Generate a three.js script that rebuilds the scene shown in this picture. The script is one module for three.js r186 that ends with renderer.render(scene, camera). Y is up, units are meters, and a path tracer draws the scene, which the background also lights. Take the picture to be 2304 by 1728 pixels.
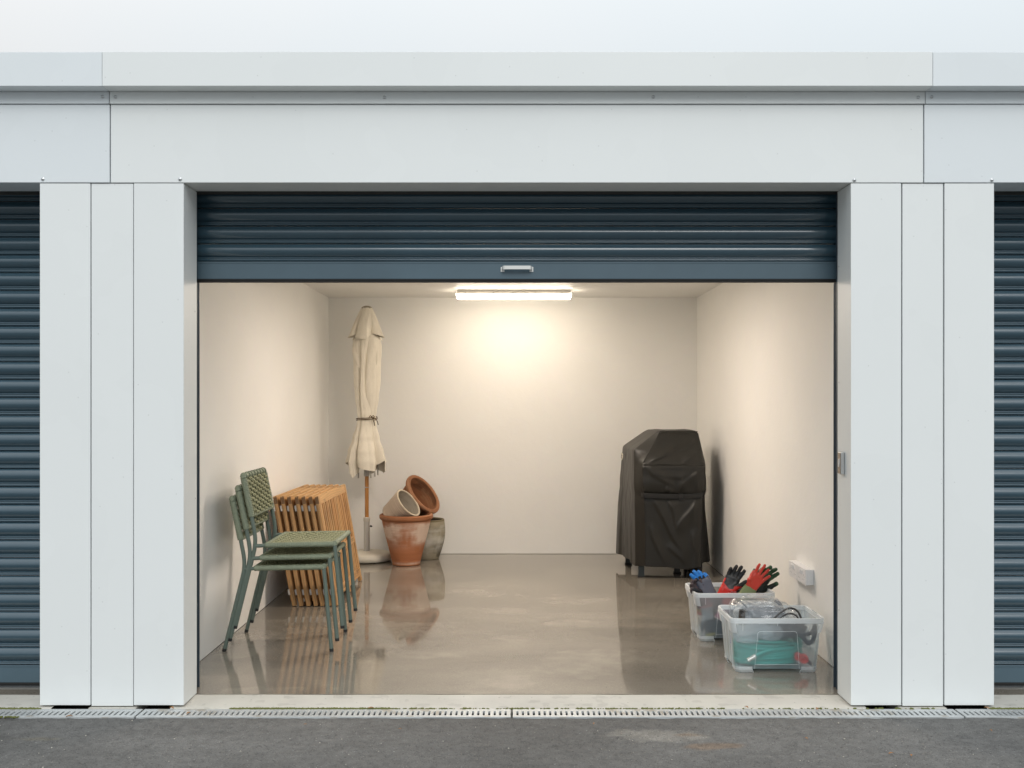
import * as THREE from 'three';
import { RoundedBoxGeometry } from 'three/addons/geometries/RoundedBoxGeometry.js';
import { mergeGeometries, mergeVertices } from 'three/addons/utils/BufferGeometryUtils.js';
import { MarchingCubes } from 'three/addons/objects/MarchingCubes.js';
import { RectAreaLightUniformsLib } from 'three/addons/lights/RectAreaLightUniformsLib.js';

// ------------------------------------------------------------------ camera, sky, sun, exposure
const scene = new THREE.Scene();
const camera = new THREE.PerspectiveCamera(2 * Math.atan(864 / 2300) * 180 / Math.PI, 4 / 3, 0.05, 400);
camera.position.set(0, 1.376, 4.79);
camera.lookAt(0, 1.376, -10);
camera.setViewOffset(2304, 1728, 0, -37, 2304, 1728);   // a rising-front lens: verticals stay vertical
camera.updateProjectionMatrix();

const SKY = 0.93, LAMP = [5, 146], GLOW = 21;
const sun = new THREE.DirectionalLight(new THREE.Color(1.0, 0.97, 0.93), 1.15);
sun.position.set(2.0, 9.2, 11);
sun.target.position.set(0, 1, 0);
sun.castShadow = true; sun.shadow.radius = 62; sun.shadow.mapSize.set(2048, 2048);
Object.assign(sun.shadow.camera, { left: -8, right: 8, top: 8, bottom: -8, near: 0.5, far: 40 });
scene.add(sun, sun.target);

const renderer = new THREE.WebGLRenderer({ antialias: true });
renderer.setSize(1024, 768);
renderer.toneMapping = THREE.LinearToneMapping;
renderer.toneMappingExposure = 1.045;
renderer.shadowMap.enabled = true;
RectAreaLightUniformsLib.init();

// ------------------------------------------------------------------ random numbers and noise
function mulberry(a) { return () => { a |= 0; a = a + 0x6D2B79F5 | 0; let t = Math.imul(a ^ a >>> 15, 1 | a); t = t + Math.imul(t ^ t >>> 7, 61 | t) ^ t; return ((t ^ t >>> 14) >>> 0) / 4294967296; }; }
const R0 = mulberry(20240611);
const HT = new Float32Array(65536); for (let i = 0; i < 65536; i++) HT[i] = R0();
const hash = (x, y, s = 0) => HT[(x * 131 + y * 4099 + s * 17389 + ((x * y) & 255) * 7) & 65535];
const sm = t => t * t * (3 - 2 * t);
const clamp = (x, a = 0, b = 1) => Math.min(b, Math.max(a, x));
const mix = (a, b, t) => a + (b - a) * t;
const step = (a, b, x) => sm(clamp((x - a) / (b - a)));
function noise(x, y, px = 0, py = px, s = 0) {             // value noise, periodic when px > 0
  let x0 = Math.floor(x), y0 = Math.floor(y); const fx = sm(x - x0), fy = sm(y - y0);
  let x1 = x0 + 1, y1 = y0 + 1;
  if (px) { x0 = ((x0 % px) + px) % px; x1 = ((x1 % px) + px) % px; y0 = ((y0 % py) + py) % py; y1 = ((y1 % py) + py) % py; }
  return mix(mix(hash(x0, y0, s), hash(x1, y0, s), fx), mix(hash(x0, y1, s), hash(x1, y1, s), fx), fy);
}
function fbm(u, v, p, oct = 4, s = 0, pv = p) { let a = 0.5, t = 0, n = 0, f = 1; for (let i = 0; i < oct; i++) { t += a * noise(u * p * f, v * pv * f, p * f, pv * f, s + i); n += a; a *= 0.5; f *= 2; } return t / n; }
const vn = (x, y, s = 0) => noise(x + 1000, y + 1000, 0, 0, s) * 2 - 1;

// ------------------------------------------------------------------ textures
const toS = c => { c = clamp(c); return 255 * (c <= 0.0031308 ? 12.92 * c : 1.055 * Math.pow(c, 1 / 2.4) - 0.055); };
function tex(w, h, fn, color = true) {
  const d = new Uint8Array(w * h * 4);
  for (let y = 0; y < h; y++) for (let x = 0; x < w; x++) {
    const c = fn(x / w, y / h, x, y), k = (y * w + x) * 4;
    if (color) { d[k] = toS(c[0]); d[k + 1] = toS(c[1]); d[k + 2] = toS(c[2]); }
    else { d[k] = d[k + 1] = d[k + 2] = clamp(c) * 255; }
    d[k + 3] = 255;
  }
  const t = new THREE.DataTexture(d, w, h, THREE.RGBAFormat);
  t.wrapS = t.wrapT = THREE.RepeatWrapping; t.magFilter = THREE.LinearFilter; t.minFilter = THREE.LinearMipmapLinearFilter; t.generateMipmaps = true;
  if (color) t.colorSpace = THREE.SRGBColorSpace;
  t.needsUpdate = true; return t;
}
// overcast sky: three times brighter overhead than at the horizon, soft cloud
{
  const w = 1024, h = 512, d = new Float32Array(w * h * 4);
  for (let y = 0; y < h; y++) for (let x = 0; x < w; x++) {
    const el = ((y + 0.5) / h - 0.5) * Math.PI, s = Math.max(0, Math.sin(el)), u = x / w, v = y / h, k = (y * w + x) * 4;
    const c = fbm(u, v, 6, 5, 40, 5), c2 = fbm(u, v, 14, 4, 60, 10);
    const L = SKY * 1.62 * (1 + 2 * s) / 3 * (0.95 + 0.10 * c + 0.05 * (c2 - 0.5));
    const blue = clamp(0.72 + 2.6 * (0.5 - c) + 0.8 * (0.5 - c2));
    d[k] = L * (1.0 - 0.085 * blue); d[k + 1] = L * (1.005 - 0.01 * blue); d[k + 2] = L * (1.01 + 0.035 * blue); d[k + 3] = 1;
  }
  const t = new THREE.DataTexture(d, w, h, THREE.RGBAFormat, THREE.FloatType);
  t.mapping = THREE.EquirectangularReflectionMapping; t.magFilter = t.minFilter = THREE.LinearFilter; t.wrapS = THREE.RepeatWrapping; t.needsUpdate = true;
  scene.background = t; scene.environment = t; scene.backgroundIntensity = 1; scene.environmentIntensity = 1;
}

// ------------------------------------------------------------------ geometry helpers
const V = (x, y, z) => new THREE.Vector3(x, y, z);
const F = 2300, CZ = 4.79, CY = 1.376;
function merge(list) {
  list = list.filter(Boolean);
  const any = list.some(g => !g.index), col = list.every(g => g.attributes.color);
  return mergeGeometries(list.map(g => {
    if (any && g.index) g = g.toNonIndexed();
    for (const k of Object.keys(g.attributes)) if (!['position', 'normal', 'uv'].includes(k) && !(k === 'color' && col)) g.deleteAttribute(k);
    if (!g.attributes.uv) g.setAttribute('uv', new THREE.BufferAttribute(new Float32Array(g.attributes.position.count * 2), 2));
    return g;
  }));
}
function metric(g, size = 1, ox = 0, oy = 0) {                // uv in metres / size, by the face's main direction
  const p = g.attributes.position, n = g.attributes.normal, uv = new Float32Array(p.count * 2);
  for (let i = 0; i < p.count; i++) {
    const ax = Math.abs(n.getX(i)), ay = Math.abs(n.getY(i)), az = Math.abs(n.getZ(i));
    let a, b;
    if (ay >= ax && ay >= az) { a = p.getX(i); b = p.getZ(i); } else if (ax >= az) { a = p.getZ(i); b = p.getY(i); } else { a = p.getX(i); b = p.getY(i); }
    uv[2 * i] = a / size + ox; uv[2 * i + 1] = b / size + oy;
  }
  g.setAttribute('uv', new THREE.BufferAttribute(uv, 2)); return g;
}
function grain(g, axis, o = 0) {                               // wood: v along the grain, u across it, in metres
  const p = g.attributes.position, uv = new Float32Array(p.count * 2);
  for (let i = 0; i < p.count; i++) { const q = [p.getX(i), p.getY(i), p.getZ(i)]; uv[2 * i + 1] = q[axis] / 0.8 + o * 3.7; uv[2 * i] = (q[(axis + 1) % 3] * 1.0 + q[(axis + 2) % 3] * 0.83) / 0.2 + o; }
  g.setAttribute('uv', new THREE.BufferAttribute(uv, 2)); return g;
}
function box(x0, x1, y0, y1, z0, z1, r = 0, seg = 2) {
  const g = r ? new RoundedBoxGeometry(x1 - x0, y1 - y0, z1 - z0, seg, r) : new THREE.BoxGeometry(x1 - x0, y1 - y0, z1 - z0);
  g.translate((x0 + x1) / 2, (y0 + y1) / 2, (z0 + z1) / 2); return g;
}
const boxM = (...a) => metric(box(...a));
// a grid of points (rows x columns) as a surface
function grid(rows, closed = false, capEnds = false) {
  const R = rows.length, C = rows[0].length, pos = [], uv = [], idx = [], CC = closed ? C + 1 : C;
  for (let i = 0; i < R; i++) for (let j = 0; j < CC; j++) { const p = rows[i][j % C]; pos.push(p.x, p.y, p.z); uv.push(j / (CC - 1), i / (R - 1)); }
  for (let i = 0; i < R - 1; i++) for (let j = 0; j < CC - 1; j++) { const a = i * CC + j, b = a + 1, c = a + CC, d = c + 1; idx.push(a, b, d, a, d, c); }
  if (capEnds) for (const [i, flip] of [[0, 1], [R - 1, 0]]) {
    const m = V(0, 0, 0); for (let j = 0; j < C; j++) m.add(rows[i][j]); m.multiplyScalar(1 / C);
    const o = pos.length / 3; pos.push(m.x, m.y, m.z); uv.push(0.5, 0.5);
    for (let j = 0; j < C; j++) { const p = rows[i][j]; pos.push(p.x, p.y, p.z); uv.push(0.5 + 0.3 * Math.cos(j / C * 6.28), 0.5 + 0.3 * Math.sin(j / C * 6.28)); }
    for (let j = 0; j < C; j++) { const a = o + 1 + j, b = o + 1 + (j + 1) % C; flip ? idx.push(o, b, a) : idx.push(o, a, b); }
  }
  const g = new THREE.BufferGeometry();
  g.setAttribute('position', new THREE.Float32BufferAttribute(pos, 3)); g.setAttribute('uv', new THREE.Float32BufferAttribute(uv, 2)); g.setIndex(idx);
  g.computeVertexNormals();
  if (closed) { const n = g.attributes.normal; for (let i = 0; i < R; i++) { const a = i * CC, b = a + C; const s = V(n.getX(a) + n.getX(b), n.getY(a) + n.getY(b), n.getZ(a) + n.getZ(b)).normalize(); n.setXYZ(a, s.x, s.y, s.z); n.setXYZ(b, s.x, s.y, s.z); } }
  return g;
}
function roundPath(pts, rad, seg = 6) {
  const out = [pts[0].clone()];
  for (let i = 1; i < pts.length - 1; i++) {
    const a = pts[i - 1], b = pts[i], c = pts[i + 1], r = Math.min(rad, a.distanceTo(b) * 0.49, c.distanceTo(b) * 0.49);
    const p = b.clone().add(a.clone().sub(b).setLength(r)), q = b.clone().add(c.clone().sub(b).setLength(r));
    for (let k = 0; k <= seg; k++) { const t = k / seg; out.push(p.clone().multiplyScalar((1 - t) * (1 - t)).addScaledVector(b, 2 * t * (1 - t)).addScaledVector(q, t * t)); }
  }
  out.push(pts[pts.length - 1].clone()); return out;
}
function resample(pts, d) {
  const out = [pts[0].clone()]; let L = 0; const len = [0];
  for (let i = 1; i < pts.length; i++) { L += pts[i].distanceTo(pts[i - 1]); len.push(L); }
  const n = Math.max(1, Math.round(L / d)); let k = 1;
  for (let i = 1; i <= n; i++) { const s = L * i / n; while (k < pts.length - 1 && len[k] < s) k++; const t = (s - len[k - 1]) / Math.max(1e-9, len[k] - len[k - 1]); out.push(pts[k - 1].clone().lerp(pts[k], t)); }
  return out;
}
// tube along points; rad is a number or fn(i, share along)
function tube(pts, rad, rs = 10, caps = true, flat = 1) {
  const n = pts.length, rows = []; let nrm = null;
  for (let i = 0; i < n; i++) {
    const t = pts[Math.min(n - 1, i + 1)].clone().sub(pts[Math.max(0, i - 1)]).normalize();
    if (!nrm) { nrm = Math.abs(t.y) < 0.9 ? V(0, 1, 0) : V(1, 0, 0); }
    nrm = nrm.clone().addScaledVector(t, -nrm.dot(t)).normalize();
    const b = t.clone().cross(nrm), r = typeof rad === 'function' ? rad(i, i / (n - 1)) : rad, row = [];
    for (let j = 0; j < rs; j++) { const a = -j / rs * Math.PI * 2; row.push(pts[i].clone().addScaledVector(nrm, r * Math.cos(a) * flat).addScaledVector(b, r * Math.sin(a))); }
    rows.push(row);
  }
  return grid(rows, true, caps);
}
const bar = (a, b, r, rs = 10) => tube([a, b], r, rs);
function wrapped(pts, r, pitch = 0.0095, amp = 0.0022, rs = 9) {   // a tube bound with cord: one ridge per turn
  const q = resample(pts, pitch / 4);
  return tube(q, i => r + amp * (Math.abs(Math.sin(i / 4 * Math.PI)) - 0.4) + 0.0006 * vn(i * 0.13, r * 999), rs);
}
const curve = (pts, n = 40) => new THREE.CatmullRomCurve3(pts.map(p => Array.isArray(p) ? V(...p) : p)).getPoints(n);
function lathe(profile, seg = 64) { const g = new THREE.LatheGeometry(profile.map(p => new THREE.Vector2(Math.max(1e-4, p[0]), p[1])), seg); return g; }
function smoothProfile(pts, n) { return new THREE.SplineCurve(pts.map(p => new THREE.Vector2(p[0], p[1]))).getPoints(n).map(p => [p.x, p.y]); }

// ------------------------------------------------------------------ names, labels, tree
const used = {};
function numbered(name) { const k = used[name] = (used[name] ?? -1) + 1; return k ? `${name}_${String(k).padStart(3, '0')}` : name; }
function mesh(name, geo, mat, parent) {
  const m = new THREE.Mesh(geo, mat); m.name = name; m.castShadow = m.receiveShadow = true;
  if (parent) parent.add(m); return m;
}
function thing(name, label, category, [x, y, z] = [0, 0, 0], group) {
  const g = new THREE.Group(); g.name = numbered(name); g.position.set(x, y, z);
  g.userData = { label, category }; if (group) g.userData.group = group;
  scene.add(g); return g;
}
function struct(name, geo, mat, label) {
  const m = mesh(numbered(name), geo, mat, scene); m.userData = { kind: 'structure', label }; return m;
}
function copy(o, label, [x, y, z]) { const c = o.clone(); c.name = numbered(o.name.replace(/_\d{3}$/, '')); c.userData = { ...o.userData, label }; c.position.set(x, y, z); scene.add(c); return c; }
const std = (rgb, roughness = 0.7, more = {}) => new THREE.MeshStandardMaterial({ color: new THREE.Color().setRGB(...rgb), roughness, ...more });
const phy = (rgb, roughness = 0.7, more = {}) => new THREE.MeshPhysicalMaterial({ color: new THREE.Color().setRGB(...rgb), roughness, ...more });

// ------------------------------------------------------------------ shared materials
const plasterBump = tex(512, 512, (u, v, x, y) => 0.6 * fbm(u, v, 24, 4, 3) + 0.25 * fbm(u, v, 128, 2, 9) + 0.15 * fbm(u, v, 4, 2, 5), false);
const plasterTint = tex(512, 512, (u, v) => { const k = 0.95 + 0.05 * fbm(u, v, 3, 5, 21); return [k, k * (0.995 + 0.01 * fbm(u, v, 5, 3, 8)), k * 0.985]; });
const wallMat = std([0.90, 0.892, 0.878], 0.6, { map: plasterTint, bumpMap: plasterBump, bumpScale: 0.0012 });
const ceilMat = std([0.88, 0.87, 0.85], 0.5, { map: plasterTint, bumpMap: plasterBump, bumpScale: 0.0001 });
const panelTint = tex(512, 512, (u, v) => { const k = 0.965 + 0.035 * fbm(u, v, 4, 4, 71) - (hash(Math.floor(u * 512), Math.floor(v * 512), 5) > 0.9997 ? 0.25 : 0); return [k, k, k]; });
const panelWave = tex(256, 256, (u, v) => fbm(u, v, 3, 3, 44), false);
const panelMat = std([0.80, 0.83, 0.83], 0.42, { map: panelTint, bumpMap: panelWave, bumpScale: 0.0035 });
const panelMat2 = std([0.76, 0.805, 0.83], 0.42, { map: panelTint, bumpMap: panelWave, bumpScale: 0.0035 });  // side panels: light falloff put into a darker, bluer base colour
const darkGap = std([0.05, 0.05, 0.048], 0.9);
const steelMat = std([0.62, 0.64, 0.65], 0.35, { metalness: 0.9 });
const galvTint = tex(512, 256, (u, v) => { const k = 0.75 + 0.3 * fbm(u, v, 10, 4, 33), r = step(0.66, 0.78, fbm(u, v, 9, 4, 90)); return [mix(k, 0.6, r * 0.6), mix(k, 0.5, r * 0.6), mix(k, 0.38, r * 0.6)]; });
const galvMat = std([0.56, 0.585, 0.59], 0.5, { metalness: 0.35, map: galvTint });
const rubberMat = std([0.012, 0.012, 0.012], 0.7);
const shutterTint = tex(256, 256, (u, v) => { const k = 0.85 + 0.3 * fbm(u, v, 8, 4, 17); return [k * 0.9, k * 0.9, k * 0.9]; });
const shutterMat = phy([0.040, 0.084, 0.116], 0.24, { map: shutterTint, clearcoat: 1, clearcoatRoughness: 0.13 });
const railMat = phy([0.085, 0.138, 0.175], 0.38, { map: shutterTint });
const blackMetal = std([0.02, 0.021, 0.023], 0.45, { metalness: 0.3 });

// ------------------------------------------------------------------ asphalt lane in front: one sheet with its own grit
const grit = (() => {
  const N = 2048, h = new Float32Array(N * N), c = new Float32Array(N * N), r = mulberry(77);
  for (let y = 0; y < N; y++) for (let x = 0; x < N; x++) { const k = y * N + x, f = fbm(x / N, y / N, 96, 3, 11); h[k] = 0.35 + 0.35 * (f - 0.5) + 0.08 * (r() - 0.5); c[k] = 0.80 + 0.35 * (f - 0.5) + 0.30 * (r() - 0.5); }
  for (let i = 0; i < 70000; i++) {                              // stones of 3 to 9 mm lying in the binder
    const cx = r() * N, cy = r() * N, rad = 1.0 + 2.4 * r() * r() * r() + r() * 0.6, up = 0.2 + 0.45 * r(), tone = r() < 0.012 ? 2.6 + r() : 0.42 + 1.1 * r(), R = Math.ceil(rad);
    for (let dy = -R; dy <= R; dy++) for (let dx = -R; dx <= R; dx++) {
      const q = (dx * dx + dy * dy) / (rad * rad); if (q > 1) continue;
      const k = ((Math.floor(cy) + dy + N) % N) * N + (Math.floor(cx) + dx + N) % N;
      h[k] = Math.max(h[k], 0.3 + up * Math.sqrt(1 - q)); c[k] = tone;
    }
  }
  return { color: tex(N, N, (u, v, x, y) => { const k = c[y * N + x] * 0.5; return [k, k * 0.99, k * 0.965]; }), bump: tex(N, N, (u, v, x, y) => h[y * N + x], false) };
})();
grit.color.repeat.set(1 / 2.6, 1 / 2.6); grit.bump.repeat.set(1 / 2.6, 1 / 2.6);
const asphaltMat = std([0.315, 0.315, 0.312], 0.88, { map: grit.color, bumpMap: grit.bump, bumpScale: 0.010, vertexColors: true });
{
  const xs = [], zs = [];
  for (let x = -60; x < -4; x += 4) xs.push(x); for (let x = -4; x <= 4.001; x += 0.02) xs.push(x); for (let x = 8; x <= 60; x += 4) xs.push(x);
  for (let z = 0.331; z < 1.1; z += 0.012) zs.push(z); for (let z = 1.1; z < 6; z += 0.1) zs.push(z); for (let z = 6; z <= 60; z += 6) zs.push(z);
  const rows = zs.map(z => xs.map(x => V(x, -0.010 + (z < 6 ? 0.004 * vn(x * 1.3, z * 1.3, 2) * clamp((z - 0.33) * 6) + 0.0018 * vn(x * 40, z * 40, 5) : 0), z + (z < 0.34 ? 0.004 * vn(x * 14, 3) : 0))));
  const g = grid(rows.map(r => r.slice().reverse()));
  const p = g.attributes.position, n = p.count, col = new Float32Array(n * 3), uv = new Float32Array(n * 2);
  const blob = (x, z, cx, cz, rx, rz, s) => { const d = Math.hypot((x - cx) / rx, (z - cz) / rz) + 0.35 * vn(x * 9, z * 12, s) + 0.25 * vn(x * 30, z * 34, s + 1); return 1 - step(0.55, 1.15, d); };
  for (let i = 0; i < n; i++) {
    const x = p.getX(i), z = p.getZ(i); let k = 1 + 0.13 * vn(x * 0.9, z * 1.6, 7) + 0.09 * vn(x * 3.1, z * 4.5, 8) + 0.06 * vn(x * 9, z * 12, 9);
    let c = [k, k, k]; const put = (t, to) => { c = c.map((v, q) => mix(v, to[q] * k, t)); };
    put(0.85 * blob(x, z, 0.60, 0.565, 0.20, 0.075, 1), [1.75, 1.7, 1.6]);
    put(0.8 * blob(x, z, 0.72, 0.555, 0.085, 0.028, 4), [1.42, 1.12, 0.88]);
    put(0.9 * blob(x, z, 0.805, 0.70, 0.12, 0.045, 6), [1.25, 0.98, 0.78]);
    put(0.4 * blob(x, z, -1.93, 0.60, 0.10, 0.03, 9), [1.5, 1.35, 1.0]);
    put(0.22 * blob(x, z, -1.2, 0.66, 0.5, 0.10, 12), [1.5, 1.5, 1.5]);
    put(0.22 * blob(x, z, 1.9, 0.7, 0.6, 0.12, 15), [0.6, 0.62, 0.66]);
    put(0.35 * (1 - step(0.331, 0.40, z + 0.02 * vn(x * 12, 1))), [0.72, 0.72, 0.72]);
    col.set(c, i * 3); uv[2 * i] = x; uv[2 * i + 1] = z;
  }
  g.setAttribute('color', new THREE.BufferAttribute(col, 3)); g.setAttribute('uv', new THREE.BufferAttribute(uv, 2));
  struct('asphalt', g, asphaltMat, 'dark grey asphalt lane with pale and brown stains');
}
// loose grit on the asphalt, and bits of leaf along the drain
{
  const r = mulberry(5), st = [], lf = [];
  for (let i = 0; i < 130; i++) { const g = new THREE.IcosahedronGeometry(0.0016 + 0.0028 * r() * r(), 0); g.scale(1, 0.6, 0.7 + 0.5 * r()); g.rotateY(r() * 6); g.translate(-2.6 + 5.2 * r(), -0.0075, 0.36 + 0.75 * r()); st.push(g); }
  const m = mesh('grit', merge(st), std([0.52, 0.49, 0.43], 0.9), scene); m.userData = { kind: 'stuff', label: 'pale specks of loose grit on the asphalt' };
  for (const [x, z, s, a] of [[-1.93, 0.335, 0.014, 0.5], [-1.42, 0.30, 0.012, 1], [-1.52, 0.225, 0.014, 2.5], [-0.63, 0.225, 0.012, 0.3], [1.05, 0.212, 0.012, 2], [1.36, 0.235, 0.013, 1.2], [2.12, 0.225, 0.012, 2.2], [0.35, 0.43, 0.008, 1.1], [-0.88, 0.44, 0.007, 0.1], [1.2, 0.62, 0.009, 2], [2.0, 0.52, 0.009, 1.7], [-0.47, 0.5, 0.007, 0.2], [1.48, 0.8, 0.011, 0.3], [1.55, 0.82, 0.01, 1.3]]) {
    const rows = []; for (let i = 0; i <= 6; i++) { const t = i / 6, w = 0.45 * Math.sin(Math.PI * (0.08 + 0.84 * t)); rows.push([-1, 0, 1].map(k => V((t - 0.5) * 2 * s, 0.004 + 0.25 * s * Math.abs(k) * 0.8 + 0.3 * s * Math.sin(t * 3), k * w * s))); }
    const g = grid(rows); g.rotateY(a); g.translate(x, z < 0.33 ? -0.003 : -0.007, z); lf.push(g);
  }
  const l = mesh('leaf_litter', merge(lf), std([0.32, 0.15, 0.05], 0.8, { side: THREE.DoubleSide }), scene); l.userData = { kind: 'stuff', label: 'tiny brown leaf scraps lying along the drain' };
}

// ------------------------------------------------------------------ drain gratings along the threshold
{
  const make = (name, x0, x1, label) => {
    const t = thing(name, label, 'drain grate', [0, 0, 0], 'drain gratings in a row along the threshold');
    const z0 = 0.217, z1 = 0.329, y = -0.004, th = 0.012, gs = [], pitch = 0.0241, n = Math.floor((x1 - x0 - 0.016) / pitch), off = (x1 - x0 - n * pitch) / 2;
    gs.push(box(x0 + 0.002, x1 - 0.002, y - th, y, z0, z0 + 0.030, 0.0015, 1), box(x0 + 0.002, x1 - 0.002, y - th, y, z1 - 0.022, z1, 0.0015, 1));
    for (let i = 0; i <= n; i++) { const c = x0 + off + i * pitch, a = i ? c - 0.0076 : x0 + 0.003, b = i < n ? c + 0.0076 : x1 - 0.003; gs.push(box(a, b, y - th, y - 0.0004, z0 + 0.029, z1 - 0.021, 0.001, 1)); }
    mesh('grating', metric(merge(gs)), galvMat, t);
    mesh('channel', merge([boxM(x0, x1, -0.13, -0.12, z0, z1), boxM(x0, x1, -0.12, -0.017, z0, z0 + 0.004), boxM(x0, x1, -0.12, -0.017, z1 - 0.004, z1)]), std([0.035, 0.033, 0.03], 0.9), t);
    return t;
  };
  make('drain_grate', -3.29, -1.648, 'galvanised slotted drain grate below the shutter at the far left edge');
  make('drain_grate', -1.644, -0.003, 'galvanised slotted drain grate in front of the green chair stack');
  make('drain_grate', 0.001, 1.975, 'galvanised slotted drain grate in front of the plastic boxes');
  make('drain_grate', 1.979, 3.62, 'galvanised slotted drain grate below the shutter at the far right edge');
}

// ------------------------------------------------------------------ concrete threshold, blocks and soil below the pillars
const creamTex = tex(1024, 512, (u, v, x, y) => {
  const f = fbm(u, v, 10, 5, 120), s = fbm(u, v, 5, 5, 150, 20), d = step(0.62, 0.72, fbm(u, v, 40, 3, 160)) * 0.12, sp = hash(x >> 1, y >> 1, 9) > 0.9985 ? 0.4 : 0;
  const k = 0.80 + 0.26 * f + 0.08 * (s - 0.5) - d - sp; return [0.585 * k, 0.57 * k * (0.99 + 0.02 * s), 0.52 * k];
});
const creamBump = tex(512, 512, (u, v) => fbm(u, v, 40, 4, 130), false);
const creamMat = std([1, 1, 1], 0.85, { map: creamTex, bumpMap: creamBump, bumpScale: 0.003 });
const soilMat = std([0.055, 0.042, 0.030], 1, { bumpMap: creamBump, bumpScale: 0.02 });
{
  const slab = (x0, x1) => {
    const rows = [], n = Math.max(6, Math.round((x1 - x0) / 0.03)), prof = [[0.003, -0.09], [0.003, -0.0015], [0.012, -0.0005], [0.19, -0.005], [0.207, -0.008], [0.213, -0.014], [0.2135, -0.11]];
    for (const [z, y] of prof) { const row = []; for (let i = 0; i <= n; i++) { const x = mix(x0, x1, i / n); row.push(V(x, y + (y > -0.02 ? 0.0012 * vn(x * 6, z * 20, 3) : 0), z + (z > 0.2 ? 0.002 * vn(x * 9, 7) : 0))); } rows.push(row); }
    return metric(grid(rows), 2.0);
  };
  struct('threshold', slab(-1.535, 1.592), creamMat, 'pale concrete threshold strip across the open garage');
  struct('threshold', slab(-5.75, -2.068), creamMat, 'pale concrete threshold strip under the left closed shutter');
  struct('threshold', slab(2.135, 5.8), creamMat, 'pale concrete threshold strip under the right closed shutter');
  struct('footing', merge([boxM(-1.905, -1.69, -0.10, -0.006, 0.02, 0.2, 0.004), boxM(1.74, 1.955, -0.10, -0.006, 0.02, 0.2, 0.004)]), creamMat, 'small concrete footings under the white pillars');
  const rows = []; for (let i = 0; i <= 14; i++) { const row = []; for (let j = 0; j <= 520; j++) { const x = -5.75 + 11.5 * j / 520, z = -0.03 + 0.25 * i / 14; row.push(V(x, -0.046 + 0.014 * vn(x * 30, z * 40, 4) + 0.008 * vn(x * 90, z * 90, 6), z)); } rows.push(row); }
  struct('soil', metric(grid(rows)), soilMat, 'dark dirt in the gaps under the white pillars');
}
// moss in the joint
{
  const r = mulberry(31), gs = [];
  const run = (x0, x1, dens, z = 0.2145) => { for (let i = 0; i < (x1 - x0) * dens; i++) { const g = new THREE.IcosahedronGeometry(0.0030 + 0.0042 * r(), 0); g.scale(1.6, 0.8, 0.9); g.rotateY(r() * 3); g.translate(mix(x0, x1, r()), -0.0055 + 0.003 * r(), z + 0.005 * (r() - 0.5)); gs.push(g); } };
  run(-1.26, -0.55, 700); run(-0.55, 0.95, 150); run(-2.75, -2.11, 700); run(2.14, 2.7, 700); run(-2.3, -2.15, 200, 0.333); run(1.0, 1.9, 60);
  const m = mesh('moss', merge(gs), std([0.12, 0.13, 0.035], 1), scene); m.userData = { kind: 'stuff', label: 'green moss in the joint between threshold and drain' };
}

// ------------------------------------------------------------------ garage interior
const XL = -1.643, XR = 1.655, ZB = -4.37, HC = 2.297;
{
  const N = 2048, r = mulberry(404), scr = new Float32Array(N * N);
  for (let i = 0; i < 620; i++) {                                   // trowel and drag scratches
    let x = r() * N, y = r() * N, a = r() * 6.28; const L = 10 + 130 * r() * r(), k = 0.06 + 0.3 * r() * r(), b = (r() - 0.5) * 0.03;
    for (let s = 0; s < L; s++) { scr[(((y | 0) + N) % N) * N + (((x | 0) + N) % N)] += k; x += Math.cos(a); y += Math.sin(a); a += b; }
  }
  const col = tex(N, N, (u, v, x, y) => {
    const f = fbm(u, v, 3, 6, 200), g = fbm(u, v, 8, 5, 220, 14), p = hash(x, y, 3), q = hash(x >> 1, y >> 1, 6);
    let k = 0.58 + 0.62 * f + 0.60 * (g - 0.5) + 0.40 * (p - 0.5) + (q > 0.985 ? 0.30 : 0) - (q < 0.0015 ? 0.4 : 0) + Math.min(0.3, scr[y * N + x] * 1.1);
    k += 0.34 * step(0.55, 0.66, fbm(u, v, 12, 5, 240)) * fbm(u, v, 60, 2, 250);
    return [0.224 * k, 0.202 * k, 0.169 * k];
  });
  const rough = tex(1024, 1024, (u, v, x, y) => 0.16 + 0.28 * fbm(u, v, 6, 5, 260) + 0.40 * step(0.5, 0.75, fbm(u, v, 14, 4, 270)) + Math.min(0.3, scr[(y * 2) * N + x * 2] * 0.7), false);
  const bump = tex(1024, 1024, (u, v) => fbm(u, v, 5, 4, 280), false);
  const floorMat = phy([1, 1, 1], 0.155, { map: col, roughnessMap: rough, bumpMap: bump, bumpScale: 0.0004, ior: 1.55, clearcoat: 0.22, clearcoatRoughness: 0.05 });
  const g = box(XL - 0.05, XR + 0.05, -0.15, 0, ZB - 0.05, -0.002); metric(g, 1);
  const uv = g.attributes.uv; for (let i = 0; i < uv.count; i++) uv.setXY(i, uv.getX(i) / 4.5, uv.getY(i) / 4.5);
  struct('floor', g, floorMat, 'polished grey brown concrete floor inside the open garage');
  struct('floor', merge([boxM(-5.5, -2.0, -0.15, 0, -0.6, -0.002), boxM(2.03, 5.55, -0.15, 0, -0.6, -0.002)].map(q => { const w = q.attributes.uv; for (let i = 0; i < w.count; i++) w.setXY(i, w.getX(i) / 4.5, w.getY(i) / 4.5); return q; })), floorMat, 'grey concrete floor edge under the closed shutters');
}
const jag = (x0, x1) => boxM(x0, x1, 0.003, HC + 0.1, -4.55, -0.16);
struct('wall', boxM(XL, XR, 0.003, HC, ZB - 0.18, ZB), wallMat, 'smooth white back wall of the open garage');
struct('wall', jag(-1.96, XL), wallMat, 'white left wall of the garage behind the chairs');
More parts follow.
